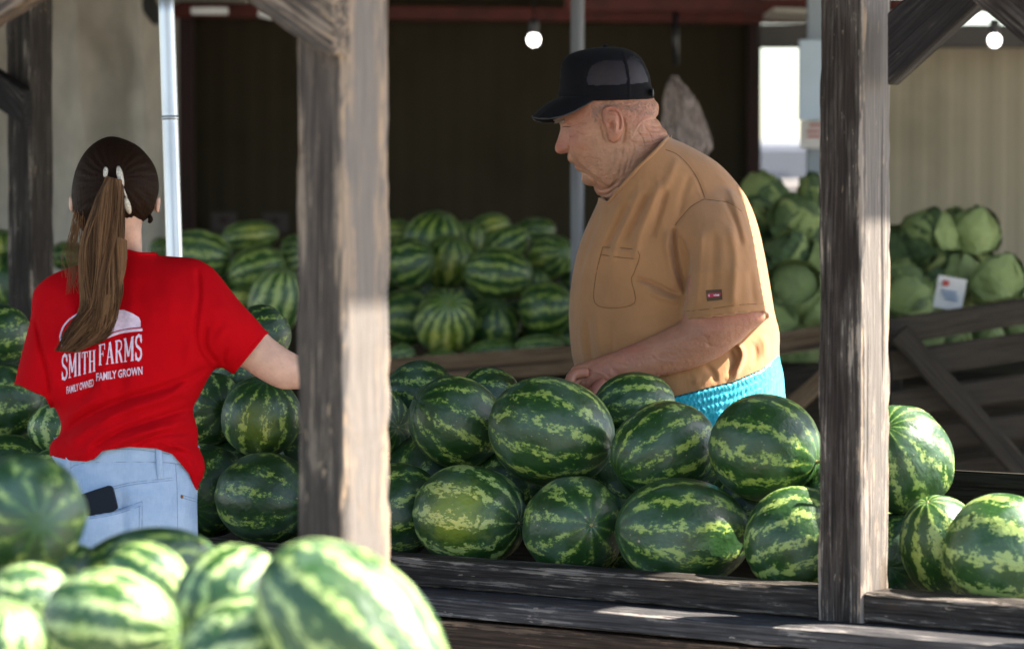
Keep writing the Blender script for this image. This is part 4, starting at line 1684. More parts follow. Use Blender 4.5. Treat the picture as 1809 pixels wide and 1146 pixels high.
# eyeball under the lid
head.t += .005 * np.exp(-(((head.X - hc((246, 598))[0][0]) / 4.0) ** 2 + ((head.Y - hc((246, 598))[0][1]) / 2.6) ** 2))
jw = hc((520, 900))[0]
head.t += .005 * np.exp(-(((head.X - jw[0]) / 26) ** 2 + ((head.Y - jw[1]) / 26) ** 2))
head.fold([(hc((530, 1012), (470, 958), (400, 905), (340, 855), (300, 795), (276, 735), (266, 680)), 5.5, 10),
           (hc((905, 522), (840, 532), (785, 565), (752, 622)), 3.0, 7)])
G_ = head.crease
G_([(hc(*l), a * (1.9 if w < 1.8 else 1.5), w) for l, a, w in [
    (((180, 548), (225, 556), (290, 548)), 3.0, 3.2),
    (((222, 588), (250, 578), (292, 592)), 1.6, 1.3),
    (((222, 604), (255, 610), (290, 606)), 1.0, 1.3),
    (((215, 572), (260, 566), (310, 580)), -1.2, 1.5),
    (((250, 640), (285, 652), (330, 640)), -1.3, 2.0),
    (((305, 585), (350, 562), (390, 560)), -.8, 1.2),
    (((305, 598), (350, 598), (392, 606)), -.8, 1.2),
    (((300, 612), (345, 628), (380, 650)), -.8, 1.2),
    (((254, 706), (272, 740), (262, 778)), -2.2, 1.7),
    (((228, 775), (240, 768), (250, 774)), -3.0, 1.4),
    (((300, 866), (335, 884), (366, 900)), -2.4, 1.5),
    (((350, 918), (400, 934), (448, 975), (476, 1040)), -2.6, 2.2),
    (((445, 1022), (510, 1046), (585, 1015), (630, 960)), -3.2, 3.2),
    (((478, 1088), (550, 1076), (620, 1020)), -2.0, 2.4),
    (((655, 730), (648, 830), (632, 950)), -1.6, 2.0),
    (((700, 740), (695, 820), (668, 930)), -1.0, 1.6),
    (((730, 700), (735, 790), (710, 880)), -1.2, 1.8),
    (((492, 820), (494, 950)), -.7, 1.3),
    (((600, 740), (590, 840), (560, 950)), -.8, 2.0),
    (((500, 560), (515, 640), (540, 700)), -1.2, 1.8),
    (((520, 620), (505, 700), (520, 790)), -1.0, 2.0),
    (((390, 420), (425, 470), (405, 530)), .7, 1.5),
    (((962, 612), (880, 622), (790, 600)), -1.2, 1.2),
    (((976, 640), (880, 655), (760, 642)), -1.3, 1.2),
    (((935, 582), (870, 588), (800, 572)), -1.0, 1.1),
    (((985, 662), (870, 694), (770, 704), (700, 690)), -1.6, 1.3),
    (((950, 690), (850, 730), (760, 735)), -1.1, 1.3),
    (((800, 570), (850, 640), (868, 710)), -1.0, 1.1),
    (((850, 556), (900, 620), (922, 670)), -1.0, 1.1),
    (((760, 620), (800, 680), (812, 750)), -1.0, 1.1),
    (((912, 440), (895, 480), (908, 505)), -2.2, 2.0),
    (((880, 400), (860, 430), (880, 470)), -1.0, 2.0),
    (((620, 500), (665, 560), (668, 650), (640, 740)), -2.2, 3.0),
]], both=True)
nn = lambda f, z: np.array([[mnoise.noise(Vector((x * f, y * f, z))) for x in head.xs] for y in head.ys])
head.t += (.0011 * nn(.10, 3) + .0009 * nn(.26, 5) + .0005 * nn(.6, 8)) * (head.t > .006)
head.tb = head.t.copy()
hv, hf, huv = head.mesh()


def sub_puff_ear(sign):
    poly = hc((505, 490), (512, 458), (545, 438), (585, 438), (622, 458), (650, 500), (664, 560), (658, 620), (640, 670), (612, 700), (580, 706), (556, 690), (546, 640), (530, 590), (512, 545))
    e = Puff(poly, DM, .017, step=1.2, smooth=4, ratio=.8, power=.35)
    base = float(head.sample(*hc((590, 570))[0]))
    e.offset = sign * (base + .003)
    e.crease([(hc(*l), a, w) for l, a, w in [
        (((535, 480), (575, 465), (618, 490), (636, 550), (630, 620)), -6.5, 2.2),
        (((552, 545), (572, 575), (572, 605), (560, 620)), -11, 4.0),
        (((590, 520), (608, 570), (596, 640)), 2.5, 2.0),
        (((545, 510), (580, 505), (600, 530)), 2.0, 1.8),
        (((560, 500), (590, 490)), -3.0, 1.6),
        (((528, 560), (540, 600), (550, 640)), 2.5, 2.2),
        (((575, 640), (570, 665)), -2.5, 2.0)]])
    if sign < 0: e.t, e.tb = e.tb, e.t
    return e.mesh()


e1 = sub_puff_ear(1)
e2 = sub_puff_ear(-1)

# torso profile shared by shirt and shorts, carried up round the neck and down to the knees
torso_poly = [(1040, 290), (1048, 325), (1057, 350), (1048, 374), (1034, 405), (1019, 447), (1009, 501), (1005, 550), (1007, 596), (1013, 640), (1028, 682), (1058, 720),
              (1078, 780), (1084, 900), (1082, 1050), (1085, 1190), (1200, 1205), (1330, 1190), (1345, 1050), (1378, 850), (1393, 760), (1387, 694), (1384, 660), (1377, 628), (1377, 588),
              (1368, 550), (1356, 477), (1340, 402), (1320, 350), (1295, 315), (1267, 287), (1233, 266), (1205, 252), (1180, 240), (1168, 214), (1130, 190), (1085, 190), (1050, 232)]
torso = Puff(torso_poly, DM, .195, step=2.5, smooth=3, ratio=1.0, ref=(1190, 520))
hs = head.sample(torso.X, torso.Y)
hm = (torso.X > head.xs[0]) & (torso.X < head.xs[-1]) & (torso.Y > head.ys[0]) & (torso.Y < head.ys[-1])
col_line = hc((500, 1100), (545, 1140), (620, 1052), (700, 960), (760, 890), (870, 782), (940, 705), (984, 652))
dcol, _ = pdist(torso.X, torso.Y, col_line)
lift = np.where(hm, hs + .0045, 0)
torso.t = np.where(dcol < 40, np.maximum(torso.t, lift), torso.t)
torso.t = blur(torso.t, 2)
t_shorts = torso.t.copy() * .992
# shoulder and sleeve
sl_dom = [(1194, 400), (1216, 348), (1262, 322), (1305, 345), (1327, 405), (1342, 484), (1359, 553), (1364, 640), (1200, 650), (1204, 564), (1212, 512), (1218, 455), (1206, 425)]
sl_keep = [(1194, 400), (1216, 348), (1262, 322), (1305, 345), (1327, 405), (1341, 478), (1352, 530), (1360, 556), (1344, 552), (1309, 555), (1250, 562), (1204, 565), (1211, 530), (1213, 500), (1218, 455), (1206, 425)]
sl = Puff(sl_dom, DM, 1.0, step=2.5, smooth=3, ref=(1280, 500))
ss_ = sl.sample(torso.X, torso.Y) * ((torso.X > sl.xs[0]) & (torso.X < sl.xs[-1]) & (torso.Y > sl.ys[0]) & (torso.Y < sl.ys[-1]))
inn = inpoly(torso.X, torso.Y, catmull(sl_keep, 3, True))
base = np.interp(torso.Y, [322, 360, 420, 480, 600], [.03, .085, .140, .172, .182])
hsl = base + .100 * np.minimum(ss_, 1.15)
k_ = 60.0
comb = np.log(np.exp(k_ * torso.t) + np.exp(k_ * hsl)) / k_
w_ = blur(inn.astype(float), 2)
torso.t = torso.t * (1 - w_) + np.maximum(comb, torso.t) * w_
# folds traced from the shirt
torso.crease([(l_, a_ * (1.7 if abs(w_2) > 2.1 else 1), w_2 * (1.05 if w_2 > 2.1 else 1)) for l_, a_, w_2 in [
    ([(1192, 398), (1191, 430), (1197, 470), (1205, 500), (1212, 522)], -9, 4),
    ([(1180, 400), (1179, 440), (1188, 485), (1198, 512)], 6, 6),
    ([(1208, 522), (1180, 514), (1150, 499), (1120, 492)], -6, 4),
    ([(1205, 534), (1170, 526), (1140, 508)], 5, 5),
    ([(1100, 345), (1078, 395), (1058, 440), (1045, 500)], 5, 7),
    ([(1114, 352), (1090, 405), (1072, 440)], -5, 5),
    ([(1135, 325), (1110, 380), (1090, 425), (1078, 470)], 6, 7),
    ([(1150, 335), (1126, 385), (1104, 432)], -5, 5),
    ([(1168, 315), (1148, 370), (1130, 415), (1120, 470)], 6, 7),
    ([(1178, 330), (1164, 380), (1150, 425)], -5, 5),
    ([(1075, 365), (1052, 420), (1032, 480), (1024, 540)], 4, 6),
    ([(1062, 372), (1040, 430), (1024, 490)], -4, 4),
    ([(1052, 545), (1056, 600), (1064, 650)], 4, 6),
    ([(1038, 560), (1042, 610), (1050, 650)], -4, 4),
    ([(1024, 570), (1028, 615), (1036, 655)], 4, 5),
    ([(1078, 560), (1082, 610), (1090, 650)], -3, 6),
    ([(1296, 598), (1312, 622), (1306, 648), (1292, 672)], 8, 5),
    ([(1284, 610), (1296, 640), (1284, 668)], -6, 5),
    ([(1345, 585), (1352, 610), (1350, 640)], 6, 6),
    ([(1330, 600), (1335, 625), (1328, 650)], -5, 5),
    ([(1240, 640), (1260, 660), (1262, 682)], -4, 5),
    ([(1220, 665), (1240, 680)], 4, 6),
    ([(1296, 322), (1322, 385), (1340, 450), (1350, 520)], -5, 4),
    ([(1286, 330), (1308, 390), (1322, 440)], 4, 4),
    ([(1276, 345), (1300, 395), (1310, 440)], -4, 3.5),
    ([(1262, 300), (1290, 335), (1312, 385)], 3, 5),
    ([(1285, 385), (1300, 450), (1296, 520), (1300, 550)], 6, 8),
    ([(1262, 400), (1262, 470), (1256, 545)], -5, 8),
    ([(1240, 400), (1234, 470), (1228, 555)], 5, 7),
    ([(1325, 470), (1330, 520), (1335, 548)], -5, 6),
    ([(1222, 300), (1205, 350), (1200, 395)], -3, 6),
    ([(1200, 270), (1180, 320), (1160, 350)], 3, 7),
    ([(1075, 575), (1130, 590), (1190, 560)], 3, 16),
    ([(1120, 440), (1150, 462), (1185, 470)], 2.5, 9),
    # seams
    (mc((785, 590), (840, 612), (900, 668), (950, 742), (984, 832)), -2.2, 2.0),
    (mc((795, 582), (852, 604), (914, 662), (962, 740), (994, 830)), -2.0, 1.6),
    (mc((984, 834), (920, 870), (870, 925), (836, 968)), -2.5, 2.0),
    (mc((984, 834), (1050, 842), (1110, 852), (1175, 895)), -2.5, 2.0),
    ([(1207, 553), (1250, 549), (1309, 541), (1356, 540)], -1.8, 1.8),
]])
pk = lc((300, 105), (478, 125), (460, 230), (445, 270), (462, 385), (350, 412), (260, 385), (265, 250))
pin = blur(inpoly(torso.X, torso.Y, pk).astype(float), 1)
torso.t += .0022 * pin
torso.t += .0012 * np.array([[mnoise.noise(Vector((x * .035, y * .022, 4))) for x in torso.xs] for y in torso.ys]) * 2 * (torso.t > .03)
torso.tb = np.maximum(blur(torso.t, 4), t_shorts)
waist = [(1000, 740), (1060, 735), (1120, 722), (1192, 700), (1250, 685), (1295, 674), (1344, 653), (1384, 622)]
col_keep = hc((500, 1100), (545, 1140), (620, 1052), (700, 960), (760, 890), (870, 782), (940, 705), (984, 652))
shirt_keep = col_keep + [(1210, 235), (1300, 290), (1400, 420), (1420, 560), (1395, 612)] + waist[::-1] + [(985, 700), (960, 560), (1000, 420), (1040, 350)]
sv, sf, suv = torso.mesh(shirt_keep, 0)
shirt = mk('tee_shirt', sv, sf, M['tan_shirt'], man)
shirt['label'] = 'tan cotton T-shirt with a chest pocket'
sm = shirt.modifiers.new('solid', 'SOLIDIFY')
sm.thickness = .002
sm.offset = -1
# collar rib, stitching, pocket, sleeve tag
cv, cf = tube([torso.pt(a, b, .0015) for a, b in hc((508, 1112), (548, 1136), (620, 1056), (700, 964), (760, 894), (870, 787), (940, 712), (980, 664))], [.0035] * 8, 8, 6)
mk('collar', cv, cf, M['tan_shirt'], man)
st = []
for ln in [pk + [pk[0]], lc((290, 142), (380, 156), (470, 164)), mc((790, 586), (846, 608), (907, 665), (956, 741), (989, 831)),
           mc((984, 836), (920, 872), (870, 927), (836, 970)), mc((984, 836), (1050, 844), (1110, 854), (1175, 897)),
           [(1208, 550), (1250, 546), (1309, 538), (1354, 537)]]:
    mk('stitching', *strip_on(torso, ln, 1.15, .0011), M['tan_stitch'], man)
pv = [torso.pt(a, b, .0015) for a, b in lc((822, 322), (862, 320), (902, 317), (904, 345), (906, 370), (866, 375), (828, 378), (825, 350))]
mk('sleeve_tag', [torso.pt(*lc((864, 347))[0], .0022)] + pv, [(0, i + 1, (i + 1) % 8 + 1) for i in range(8)], plain('tag_brown', (.09, .055, .03), .9), man)
bp = lc((828, 345), (836, 338), (895, 335), (899, 342), (890, 356), (830, 360))
mk('red_badge', [torso.pt(*lc((864, 347))[0], .0034)] + [torso.pt(a, b, .0032) for a, b in bp], [(0, i + 1, (i + 1) % 6 + 1) for i in range(6)], plain('badge_red', (.40, .03, .06), .6), man)


def text_on(puff, txt, warp, mat, par, name, off=.003, bold=0.0, sx=1.0):
    """default-font lettering laid on the cloth: warp maps (0..1, 0..1) to photo-plane pixels"""
    cu = bpy.data.curves.new(name, 'FONT')
    cu.body = txt
    cu.size = 1
    cu.offset = bold
    cu.resolution_u = 3
    to = bpy.data.objects.new(name, cu)
    COL.objects.link(to)
    dg = bpy.context.evaluated_depsgraph_get()
    me = bpy.data.meshes.new_from_object(to.evaluated_get(dg))
    bpy.data.objects.remove(to)
    import bmesh
    bm = bmesh.new()
    bm.from_mesh(me)
    xs = [v.co.x for v in bm.verts]
    x0, x1 = min(xs), max(xs)
    bmesh.ops.triangulate(bm, faces=bm.faces[:])
    bmesh.ops.subdivide_edges(bm, edges=[e for e in bm.edges if e.calc_length() > .25], cuts=2, use_grid_fill=True)
    bmesh.ops.triangulate(bm, faces=bm.faces[:])
    V = []
    for v in bm.verts:
        px, py = warp((v.co.x - x0) / (x1 - x0), v.co.y / .70)
        V.append(puff.pt(px, py, off))
    bm.verts.index_update()
    F = [tuple(v.index for v in f.verts) for f in bm.faces]
    bm.free()
    return mk(name, V, F, mat, par, smooth=False)


ba, bb = lc((836, 354))[0], lc((890, 350))[0]
text_on(torso, 'Dickies', lambda u, v: (ba[0] + (bb[0] - ba[0]) * u, ba[1] + (bb[1] - ba[1]) * u - v * 3.6), M['white'], man, 'badge_lettering', .0042, .03)

# shorts
sh = Puff(torso_poly, DM, .195, step=2.5, smooth=3, ratio=1.0, ref=(1190, 520))
sh.t = t_shorts
wl = np.interp(sh.X, [a for a, b in waist], [b for a, b in waist])
dw = sh.Y - wl
band = np.clip((dw + 6) / 6, 0, 1) * np.clip((52 - dw) / 8, 0, 1)
sh.t += band * (.0034 * np.abs(np.sin(dw * math.pi / 14.5)) + .0016 * np.sin(sh.X * .8 + 5 * np.array([[mnoise.noise(Vector((x * .05, y * .12, 3))) for x in sh.xs] for y in sh.ys])))
sh.t += (1 - band) * .004 * np.sin(sh.X * .16 + np.sin(sh.Y * .05)) * (dw > 0)
sh.t = np.where(dw < 1.5, t_shorts * .94, sh.t)
sh.tb = sh.t.copy()
sk = [(a, b - 9) for a, b in waist] + [(1450, 640), (1450, 800), (1420, 1150), (1040, 1150), (1030, 900), (980, 760)]
v, f, _ = sh.mesh(sk, 0)
shorts = mk('shorts', v, f, M['shorts'], man)
shorts['label'] = 'turquoise shorts with a ruched elastic waistband'
sm = shorts.modifiers.new('solid', 'SOLIDIFY')
sm.thickness = .0015

# arm with hand, other arm, legs: joined to the head as the body
arm_poly = [(1225, 480), (1305, 480), (1336, 530), (1352, 556), (1346, 571), (1328, 583), (1309, 602), (1276, 627), (1250, 641), (1206, 656), (1169, 664), (1130, 672), (1090, 685), (1052, 692), (1022, 690),
            (1006, 672), (1008, 655), (1014, 646), (1030, 640), (1058, 630), (1100, 615), (1142, 598), (1183, 578), (1204, 564), (1214, 520)]
arm = Puff(arm_poly, DM, .043, step=2.0, smooth=3, ratio=1.0, ref=(1262, 595), offset=.207)
arm.crease([([(1050, 640), (1036, 655), (1030, 680)], -2.0, 3), ([(1070, 636), (1090, 660), (1120, 662)], -1.5, 4), ([(1022, 648), (1016, 662), (1018, 685)], 2.5, 3),
            ([(1060, 650), (1040, 668), (1036, 688)], 1.6, 2.5), ([(1120, 612), (1180, 600), (1240, 590), (1300, 580)], 1.8, 9), ([(1100, 640), (1160, 632), (1220, 620)], -1.5, 6),
            ([(1230, 585), (1250, 600), (1252, 620)], -1.0, 3), ([(1085, 625), (1130, 622), (1160, 612)], 1.2, 2)])
arm.crease([([(1120, 628), (1150, 618), (1185, 612), (1215, 600)], 1.3, 1.6), ([(1150, 618), (1162, 634), (1192, 640)], 1.1, 1.5), ([(1062, 648), (1086, 640), (1112, 642)], 1.6, 1.5), ([(1040, 652), (1066, 662), (1082, 676)], 1.6, 1.5),
            ([(1240, 600), (1262, 612), (1290, 600)], -1.2, 2)])
arm.t += .0008 * np.array([[mnoise.noise(Vector((x * .16, y * .16, 7))) + .6 * mnoise.noise(Vector((x * .4, y * .4, 2))) for x in arm.xs] for y in arm.ys]) * (arm.t > .006)
av, af, auv = arm.mesh()
DH = DM - .207
fing = []
for k, (x, y, l, dz) in enumerate([(1012, 662, 1.0, -.030), (1018, 672, 1.08, -.012), (1026, 680, 1.0, .008), (1036, 686, .82, .026)]):
    fing.append(tube([W(x + 26, y - 4, DH + dz * .7), W(x, y, DH + dz), W(x - 6, y + 22 * l, DH + dz - .012), W(x + 6, y + 44 * l, DH + dz - .018), W(x + 16, y + 56 * l, DH + dz - .014)],
                     [.0105, .0108, .0092, .0082, .006], 12, 4))
fing.append(tube([W(1066, 676, DH - .02), W(1052, 690, DH - .035), W(1044, 708, DH - .05), W(1042, 722, DH - .055)], [.013, .0125, .0105, .007], 12, 4))
far = []
D2 = DM + .20
far.append(tube([W(1270, 380, D2 - .02), W(1282, 470, D2 + .01), W(1270, 560, D2 + .02), W(1190, 620, D2), W(1110, 655, D2 - .04), W(1070, 672, D2 - .06)], [.05, .048, .043, .038, .028, .032], 14, 4))
for k in range(4):
    far.append(tube([W(1076, 668 + 4 * k, D2 - .06 + k * .012), W(1050, 672 + 6 * k, D2 - .07 + k * .014), W(1036, 690 + 6 * k, D2 - .075 + k * .014), W(1034, 708 + 5 * k, D2 - .075 + k * .014)], [.0105, .010, .0085, .006], 10, 3))
far.append(tube([W(1080, 668, D2 - .08), W(1062, 690, D2 - .10), W(1056, 706, D2 - .105)], [.013, .011, .007], 10, 3))
legs = []
for s in (-1, 1):
    d = DM + s * .11
    legs.append(tube([W(1225, 900, d), W(1215, 1130, d), W(1212, 1180, d), W(1222, 1300, d), W(1224, 1420, d), W(1222, 1520, d), W(1220, 1565, d)], [.09, .065, .06, .062, .05, .036, .04], 18, 4))
core = tube([W(1130, 300, DM), W(1160, 380, DM), W(1180, 520, DM), W(1190, 700, DM), W(1225, 850, DM), W(1225, 930, DM)], [.05, .07, .10, .11, .10, .08], 16, 3)
V, F = joinvf([(hv, hf), e1[:2], e2[:2], (av, af), core] + fing + far + legs)
body = mk('body', V, F, M['skin_man'], man)
red = np.zeros(len(V))
hairv = np.zeros(len(V))


def spot(uv, c, rx, ry):
    return np.exp(-(((uv[:, 0] - c[0]) / rx) ** 2 + ((uv[:, 1] - c[1]) / ry) ** 2))


n0 = len(hv)
red[:n0] = (1.0 * spot(huv, hc((205, 740))[0], 14, 15) + .5 * spot(huv, hc((320, 680))[0], 22, 20) + .35 * spot(huv, hc((880, 650))[0], 25, 20) + .45 * spot(huv, hc((320, 880))[0], 12, 9)
            + .3 * spot(huv, hc((500, 1050))[0], 20, 14)).clip(0, 1)
n1 = n0 + len(e1[0]) + len(e2[0])
red[n0:n1] = .6
red[n1:n1 + len(av)] = .42
red[n1 + len(av) + len(core[0]):] = .55
tem = hc((430, 430), (640, 405), (890, 400), (900, 500), (760, 500), (680, 470), (560, 430), (480, 490), (455, 560), (430, 520))
hm2 = inpoly(huv[:, 0], huv[:, 1], tem)
rnd_ = np.array([mnoise.noise(Vector((a * .9, b * .9, 1))) for a, b in huv])
hairv[:n0] = np.clip(hm2 * (.05 + .12 * rnd_), 0, 1)
attr(body, 'red', red)
attr(body, 'hair', hairv)
# eyebrow and lashes
tf_ = []
for k in range(130):
    x, y = hc((172 + random.random() * 66, 536 + random.random() * 24))[0]
    p = head.pt(x, y, -.001)
    dx = random.uniform(-6, -1)
    tf_.append(tube([p, head.pt(x + dx * .5, y + random.uniform(-2, 1), .002), head.pt(x + dx, y + random.uniform(-1, 3), .0035)], [.0007, .0006, .0002], 4, 1))
v, f = joinvf(tf_)
tag(mk('eyebrow', v, f, M['brow'], man), kind='stuff')
ev = []
for k in range(9):
    x, y = hc((228 + k * 6.5, 590 - 3 * math.sin(k / 8 * 3.1)))[0]
    ev.append(tube([head.pt(x, y, .0), head.pt(x - 2.5, y + 1.2, .0030)], [.0005, .0002], 4, 1))
v, f = joinvf(ev)
mk('eyelash', v, f, M['hair'], man)
# stubble of hair round the back of the head
hs_ = []
tp = catmull(tem, 2, True)
for k in range(900):
    x, y = hc((random.uniform(430, 905), random.uniform(398, 560)))[0]
    if not inpoly(np.array([x]), np.array([y]), tp)[0]: continue
    p = head.pt(x, y, 0)
    q = head.pt(x + random.uniform(.5, 2.2), y + random.uniform(1, 4), .0011)
    hs_.append(tube([p, q], [.00035, .0002], 3, 1))
v, f = joinvf(hs_)
tag(mk('stubble_hair', v, f, M['brow'], man, smooth=False), kind='stuff')

ah = []
for k in range(420):
    x, y = random.uniform(1070, 1330), random.uniform(562, 668)
    if not inpoly(np.array([x]), np.array([y]), arm.poly)[0]: continue
    p0 = arm.pt(x, y, 0)
    a_ = random.uniform(2.2, 3.6)
    q0 = arm.pt(x + 5 * math.cos(a_), y + 4 * math.sin(a_), .0016)
    ah.append(tube([p0, (p0 + q0) / 2 - FWD * .0008, q0], [.0003, .00025, .0001], 3, 1))
v, f = joinvf(ah)
tag(mk('arm_hair', v, f, M['brow'], man, smooth=False), kind='stuff')
# cap
cap = thing('cap', hc((530, 200))[0] and W(*hc((530, 200))[0], DM), 'black mesh-back cap with a curved bill on the man\'s head', 'cap')
cap_dom = hc((186, 385), (193, 330), (202, 200), (214, 128), (250, 80), (320, 46), (420, 23), (530, 12), (640, 18), (720, 42), (782, 84), (822, 150), (850, 222), (862, 290), (886, 385),
             (905, 500), (860, 700), (700, 860), (480, 880), (300, 760), (200, 560))
cp = Puff(cap_dom, DM, float(head.sample(*hc((600, 410))[0])) + .007, step=1.6, smooth=3, ratio=1.0, ref=hc((600, 410))[0])
cp.t = np.maximum(cp.t, np.where((cp.X > head.xs[0]) & (cp.X < head.xs[-1]) & (cp.Y > head.ys[0]) & (cp.Y < head.ys[-1]), head.sample(cp.X, cp.Y) + .004, 0) * cp.mask * (cp.t > .02))
cp.crease([(hc((382, 30), (384, 200), (380, 392)), 1.6, 1.6), (hc((655, 22), (680, 130), (702, 290), (704, 396)), 1.8, 2.4), (hc((184, 376), (400, 388), (620, 392), (838, 386)), 1.2, 2.0),
           (hc((470, 60), (520, 40), (620, 50)), -2, 6)])
cp.tb = cp.t.copy()
cv, cf, cuv = cp.mesh(hc((150, 388), (250, 396), (470, 402), (620, 398), (835, 389), (890, 384), (930, 300), (900, 100), (700, -20), (400, -20), (180, 60), (140, 300)), 0)
win = inpoly(cuv[:, 0], cuv[:, 1], hc((392, 40), (520, 22), (655, 25), (670, 60), (668, 110), (640, 103), (520, 106), (440, 135), (398, 160)))
# mesh panels: everything behind the front panel and above the sweat band
net = inpoly(cuv[:, 0], cuv[:, 1], catmull(hc((400, 290), (402, 200), (436, 140), (520, 108), (640, 106), (668, 125), (682, 200), (686, 280), (560, 288)), 2, True)) | \
      inpoly(cuv[:, 0], cuv[:, 1], hc((708, 285), (700, 190), (684, 110), (720, 62), (776, 100), (816, 165), (842, 235), (846, 270)))
fs, fn_ = [], []
for q in cf:
    (fn_ if all(net[i] for i in q) else fs).append(q)


def compact(V, F):
    used = sorted({i for q in F for i in q})
    mp = {i: k for k, i in enumerate(used)}
    return [V[i] for i in used], [tuple(mp[i] for i in q) for q in F]


v, f = compact(cv, fs)
o = mk('crown', v, f, M['cap'], cap)
sm = o.modifiers.new('solid', 'SOLIDIFY')
sm.thickness = .0016
nm = NT('black_cap_netting')
P = nm.coord()
x, y, z = nm.sep(nm.vm('MULTIPLY', P, (1500, 1500, 1500)))
g = nm.m('MULTIPLY', nm.m('ABSOLUTE', nm.m('SINE', nm.m('ADD', x, z))), nm.m('ABSOLUTE', nm.m('SINE', nm.m('SUBTRACT', x, z))))
holes = nm.ss(g, .45, .60)
nm.set('Base Color', (.012, .012, .018))
nm.set('Roughness', .6)
tr = nm.n('ShaderNodeBsdfTransparent')
mx = nm.n('ShaderNodeMixShader')
nm.put(mx.inputs[0], nm.m('MULTIPLY', holes, .55))
nm.t.links.new(nm.b.outputs[0], mx.inputs[1])
nm.t.links.new(tr.outputs[0], mx.inputs[2])
nm.t.links.new(mx.outputs[0], nm.out.inputs[0])
side_x = hc((696, 0))[0][0]
for sel in (0, 1):
    for near in (0, 1):
        ff = [q for q in fn_ if (cuv[q[0], 0] > side_x) == bool(sel) and (FWD.dot(Vector(cv[q[0]]) - CAM) < DM) == bool(near)]
        v, f = compact(cv, ff)
        mk('mesh_panel', v, f, nm.mat, cap)
# bill
tabu = [0, .25, .45, .65, .8, .92, 1]
ox = [2, 9, 45, 120, 212, 332, 458]
oy = [512, 528, 541, 548, 532, 482, 402]
ol = [0, .030, .055, .074, .085, .085, .079]
Vb, Fb = [], []
nu, nv = 40, 14
for i in range(nu + 1):
    u = -1 + 2 * i / nu
    au = abs(u)
    o_x, o_y, o_l = np.interp(au, tabu, ox), np.interp(au, tabu, oy), np.interp(au, tabu, ol)
    a_x = 190 + (458 - 190) * (1 - math.cos(au * math.pi / 2)) ** 1.1
    a_y = 384 + 16 * au ** 2
    a_l = .080 * math.sin(au * math.pi / 2)
    for j in range(nv + 1):
        w = j / nv
        X_ = a_x + (o_x - a_x) * w
        Y_ = a_y + (o_y - a_y) * w - 16 * math.sin(w * math.pi) * (1 - au ** 2)
        l_ = a_l + (o_l - a_l) * w
        c = hc((X_, Y_))[0]
        Vb.append(W(c[0], c[1], DM) - FWD * l_ * (1 if u > 0 else -1))
for i in range(nu):
    for j in range(nv):
        a = i * (nv + 1) + j
        Fb.append((a, a + 1, a + nv + 2, a + nv + 1))
o = mk('bill', Vb, Fb, M['cap'], cap, sub=1)
sm = o.modifiers.new('solid', 'SOLIDIFY')
sm.thickness = .003
sm.offset = 0
mk('bill_edge', *tube([Vb[i * (nv + 1) + nv] for i in range(0, nu + 1, 2)], [.0017] * (nu // 2 + 1), 8, 2), plain('bill_piping', (.03, .03, .034), .7), cap)
c = W(*hc((530, 10))[0], DM)
mk('button', *tube([c - UPV * .006, c, c + UPV * .0035, c + UPV * .0045], [.006, .0062, .0045, .0008], 12, 2), M['cap'], cap)
pts = [W(*hc((862 + 12 * math.cos(l / .05 * 1.5), 350))[0], DM) - FWD * l for l in (-.05, -.03, -.01, .01, .03, .05)]
v, f = tube(pts, [.0085] * 6, 10, 3, flat=.2, up=(1, 0, 0))
mk('snap_strap', v, f, M['black_plastic'], cap)

# shoes
for s in (-1, 1):
    d = DM + s * .11
    a = W(1222, 1592, d)
    v, f = tube([Vector((a.x + .06, a.y, .05)), Vector((a.x - .02, a.y, .055)), Vector((a.x - .12, a.y, .04)), Vector((a.x - .19, a.y, .03))], [.042, .05, .045, .022], 16, 4)
    mk('shoe', [(x, y, max(z, .0)) for x, y, z in v], f, M['white'], man)

# ================= woman
DG = 6.4
gf = W(220, 900, DG)
girl = thing('person', Vector((gf.x, DG, 0)), 'young woman seen from behind in red printed T-shirt, light jeans and brown ponytail', 'person')
g1 = crop(0, 200, 2.2926)
g2 = crop(0, 600, 2.098)
g6 = crop(60, 480, 4.775)
dom = [(214, 396), (253, 392), (256, 425), (276, 449), (305, 453), (345, 457), (371, 470), (388, 487), (419, 527), (452, 563), (473, 587), (505, 614), (545, 640), (550, 692), (497, 687), (462, 671), (436, 660),
       (413, 661), (393, 650), (375, 657), (352, 700), (341, 724), (350, 762), (350, 786), (361, 814), (360, 840), (349, 868), (350, 960), (352, 1100), (335, 1300), (110, 1300), (92, 1100), (94, 960),
       (98, 880), (104, 830), (88, 801), (91, 781), (105, 767), (107, 743), (92, 716), (80, 740), (50, 735), (24, 700), (27, 672), (41, 614), (54, 562), (58, 520), (70, 501), (96, 483), (144, 466), (200, 451), (213, 430)]
gt = Puff(dom, DG, .118, step=2.4, smooth=3, ratio=.95, ref=(215, 620))
gt.t = np.minimum(gt.t, .118 + (gt.t - .118) * .4)
armg_poly = [(395, 560), (440, 556), (473, 590), (505, 615), (536, 632), (580, 652), (585, 690), (530, 687), (497, 687), (462, 671), (430, 650), (395, 630)]
ag = Puff(armg_poly, DG, .034, step=2.2, smooth=3, ratio=1.0, ref=(480, 640))
am = (gt.X > ag.xs[0]) & (gt.X < ag.xs[-1]) & (gt.Y > ag.ys[0]) & (gt.Y < ag.ys[-1])
gt.t = np.where(am & (gt.t > .004), np.maximum(gt.t, ag.sample(gt.X, gt.Y) + .006), gt.t)
gt.t = blur(gt.t, 2)
gj = gt.t.copy() * .955
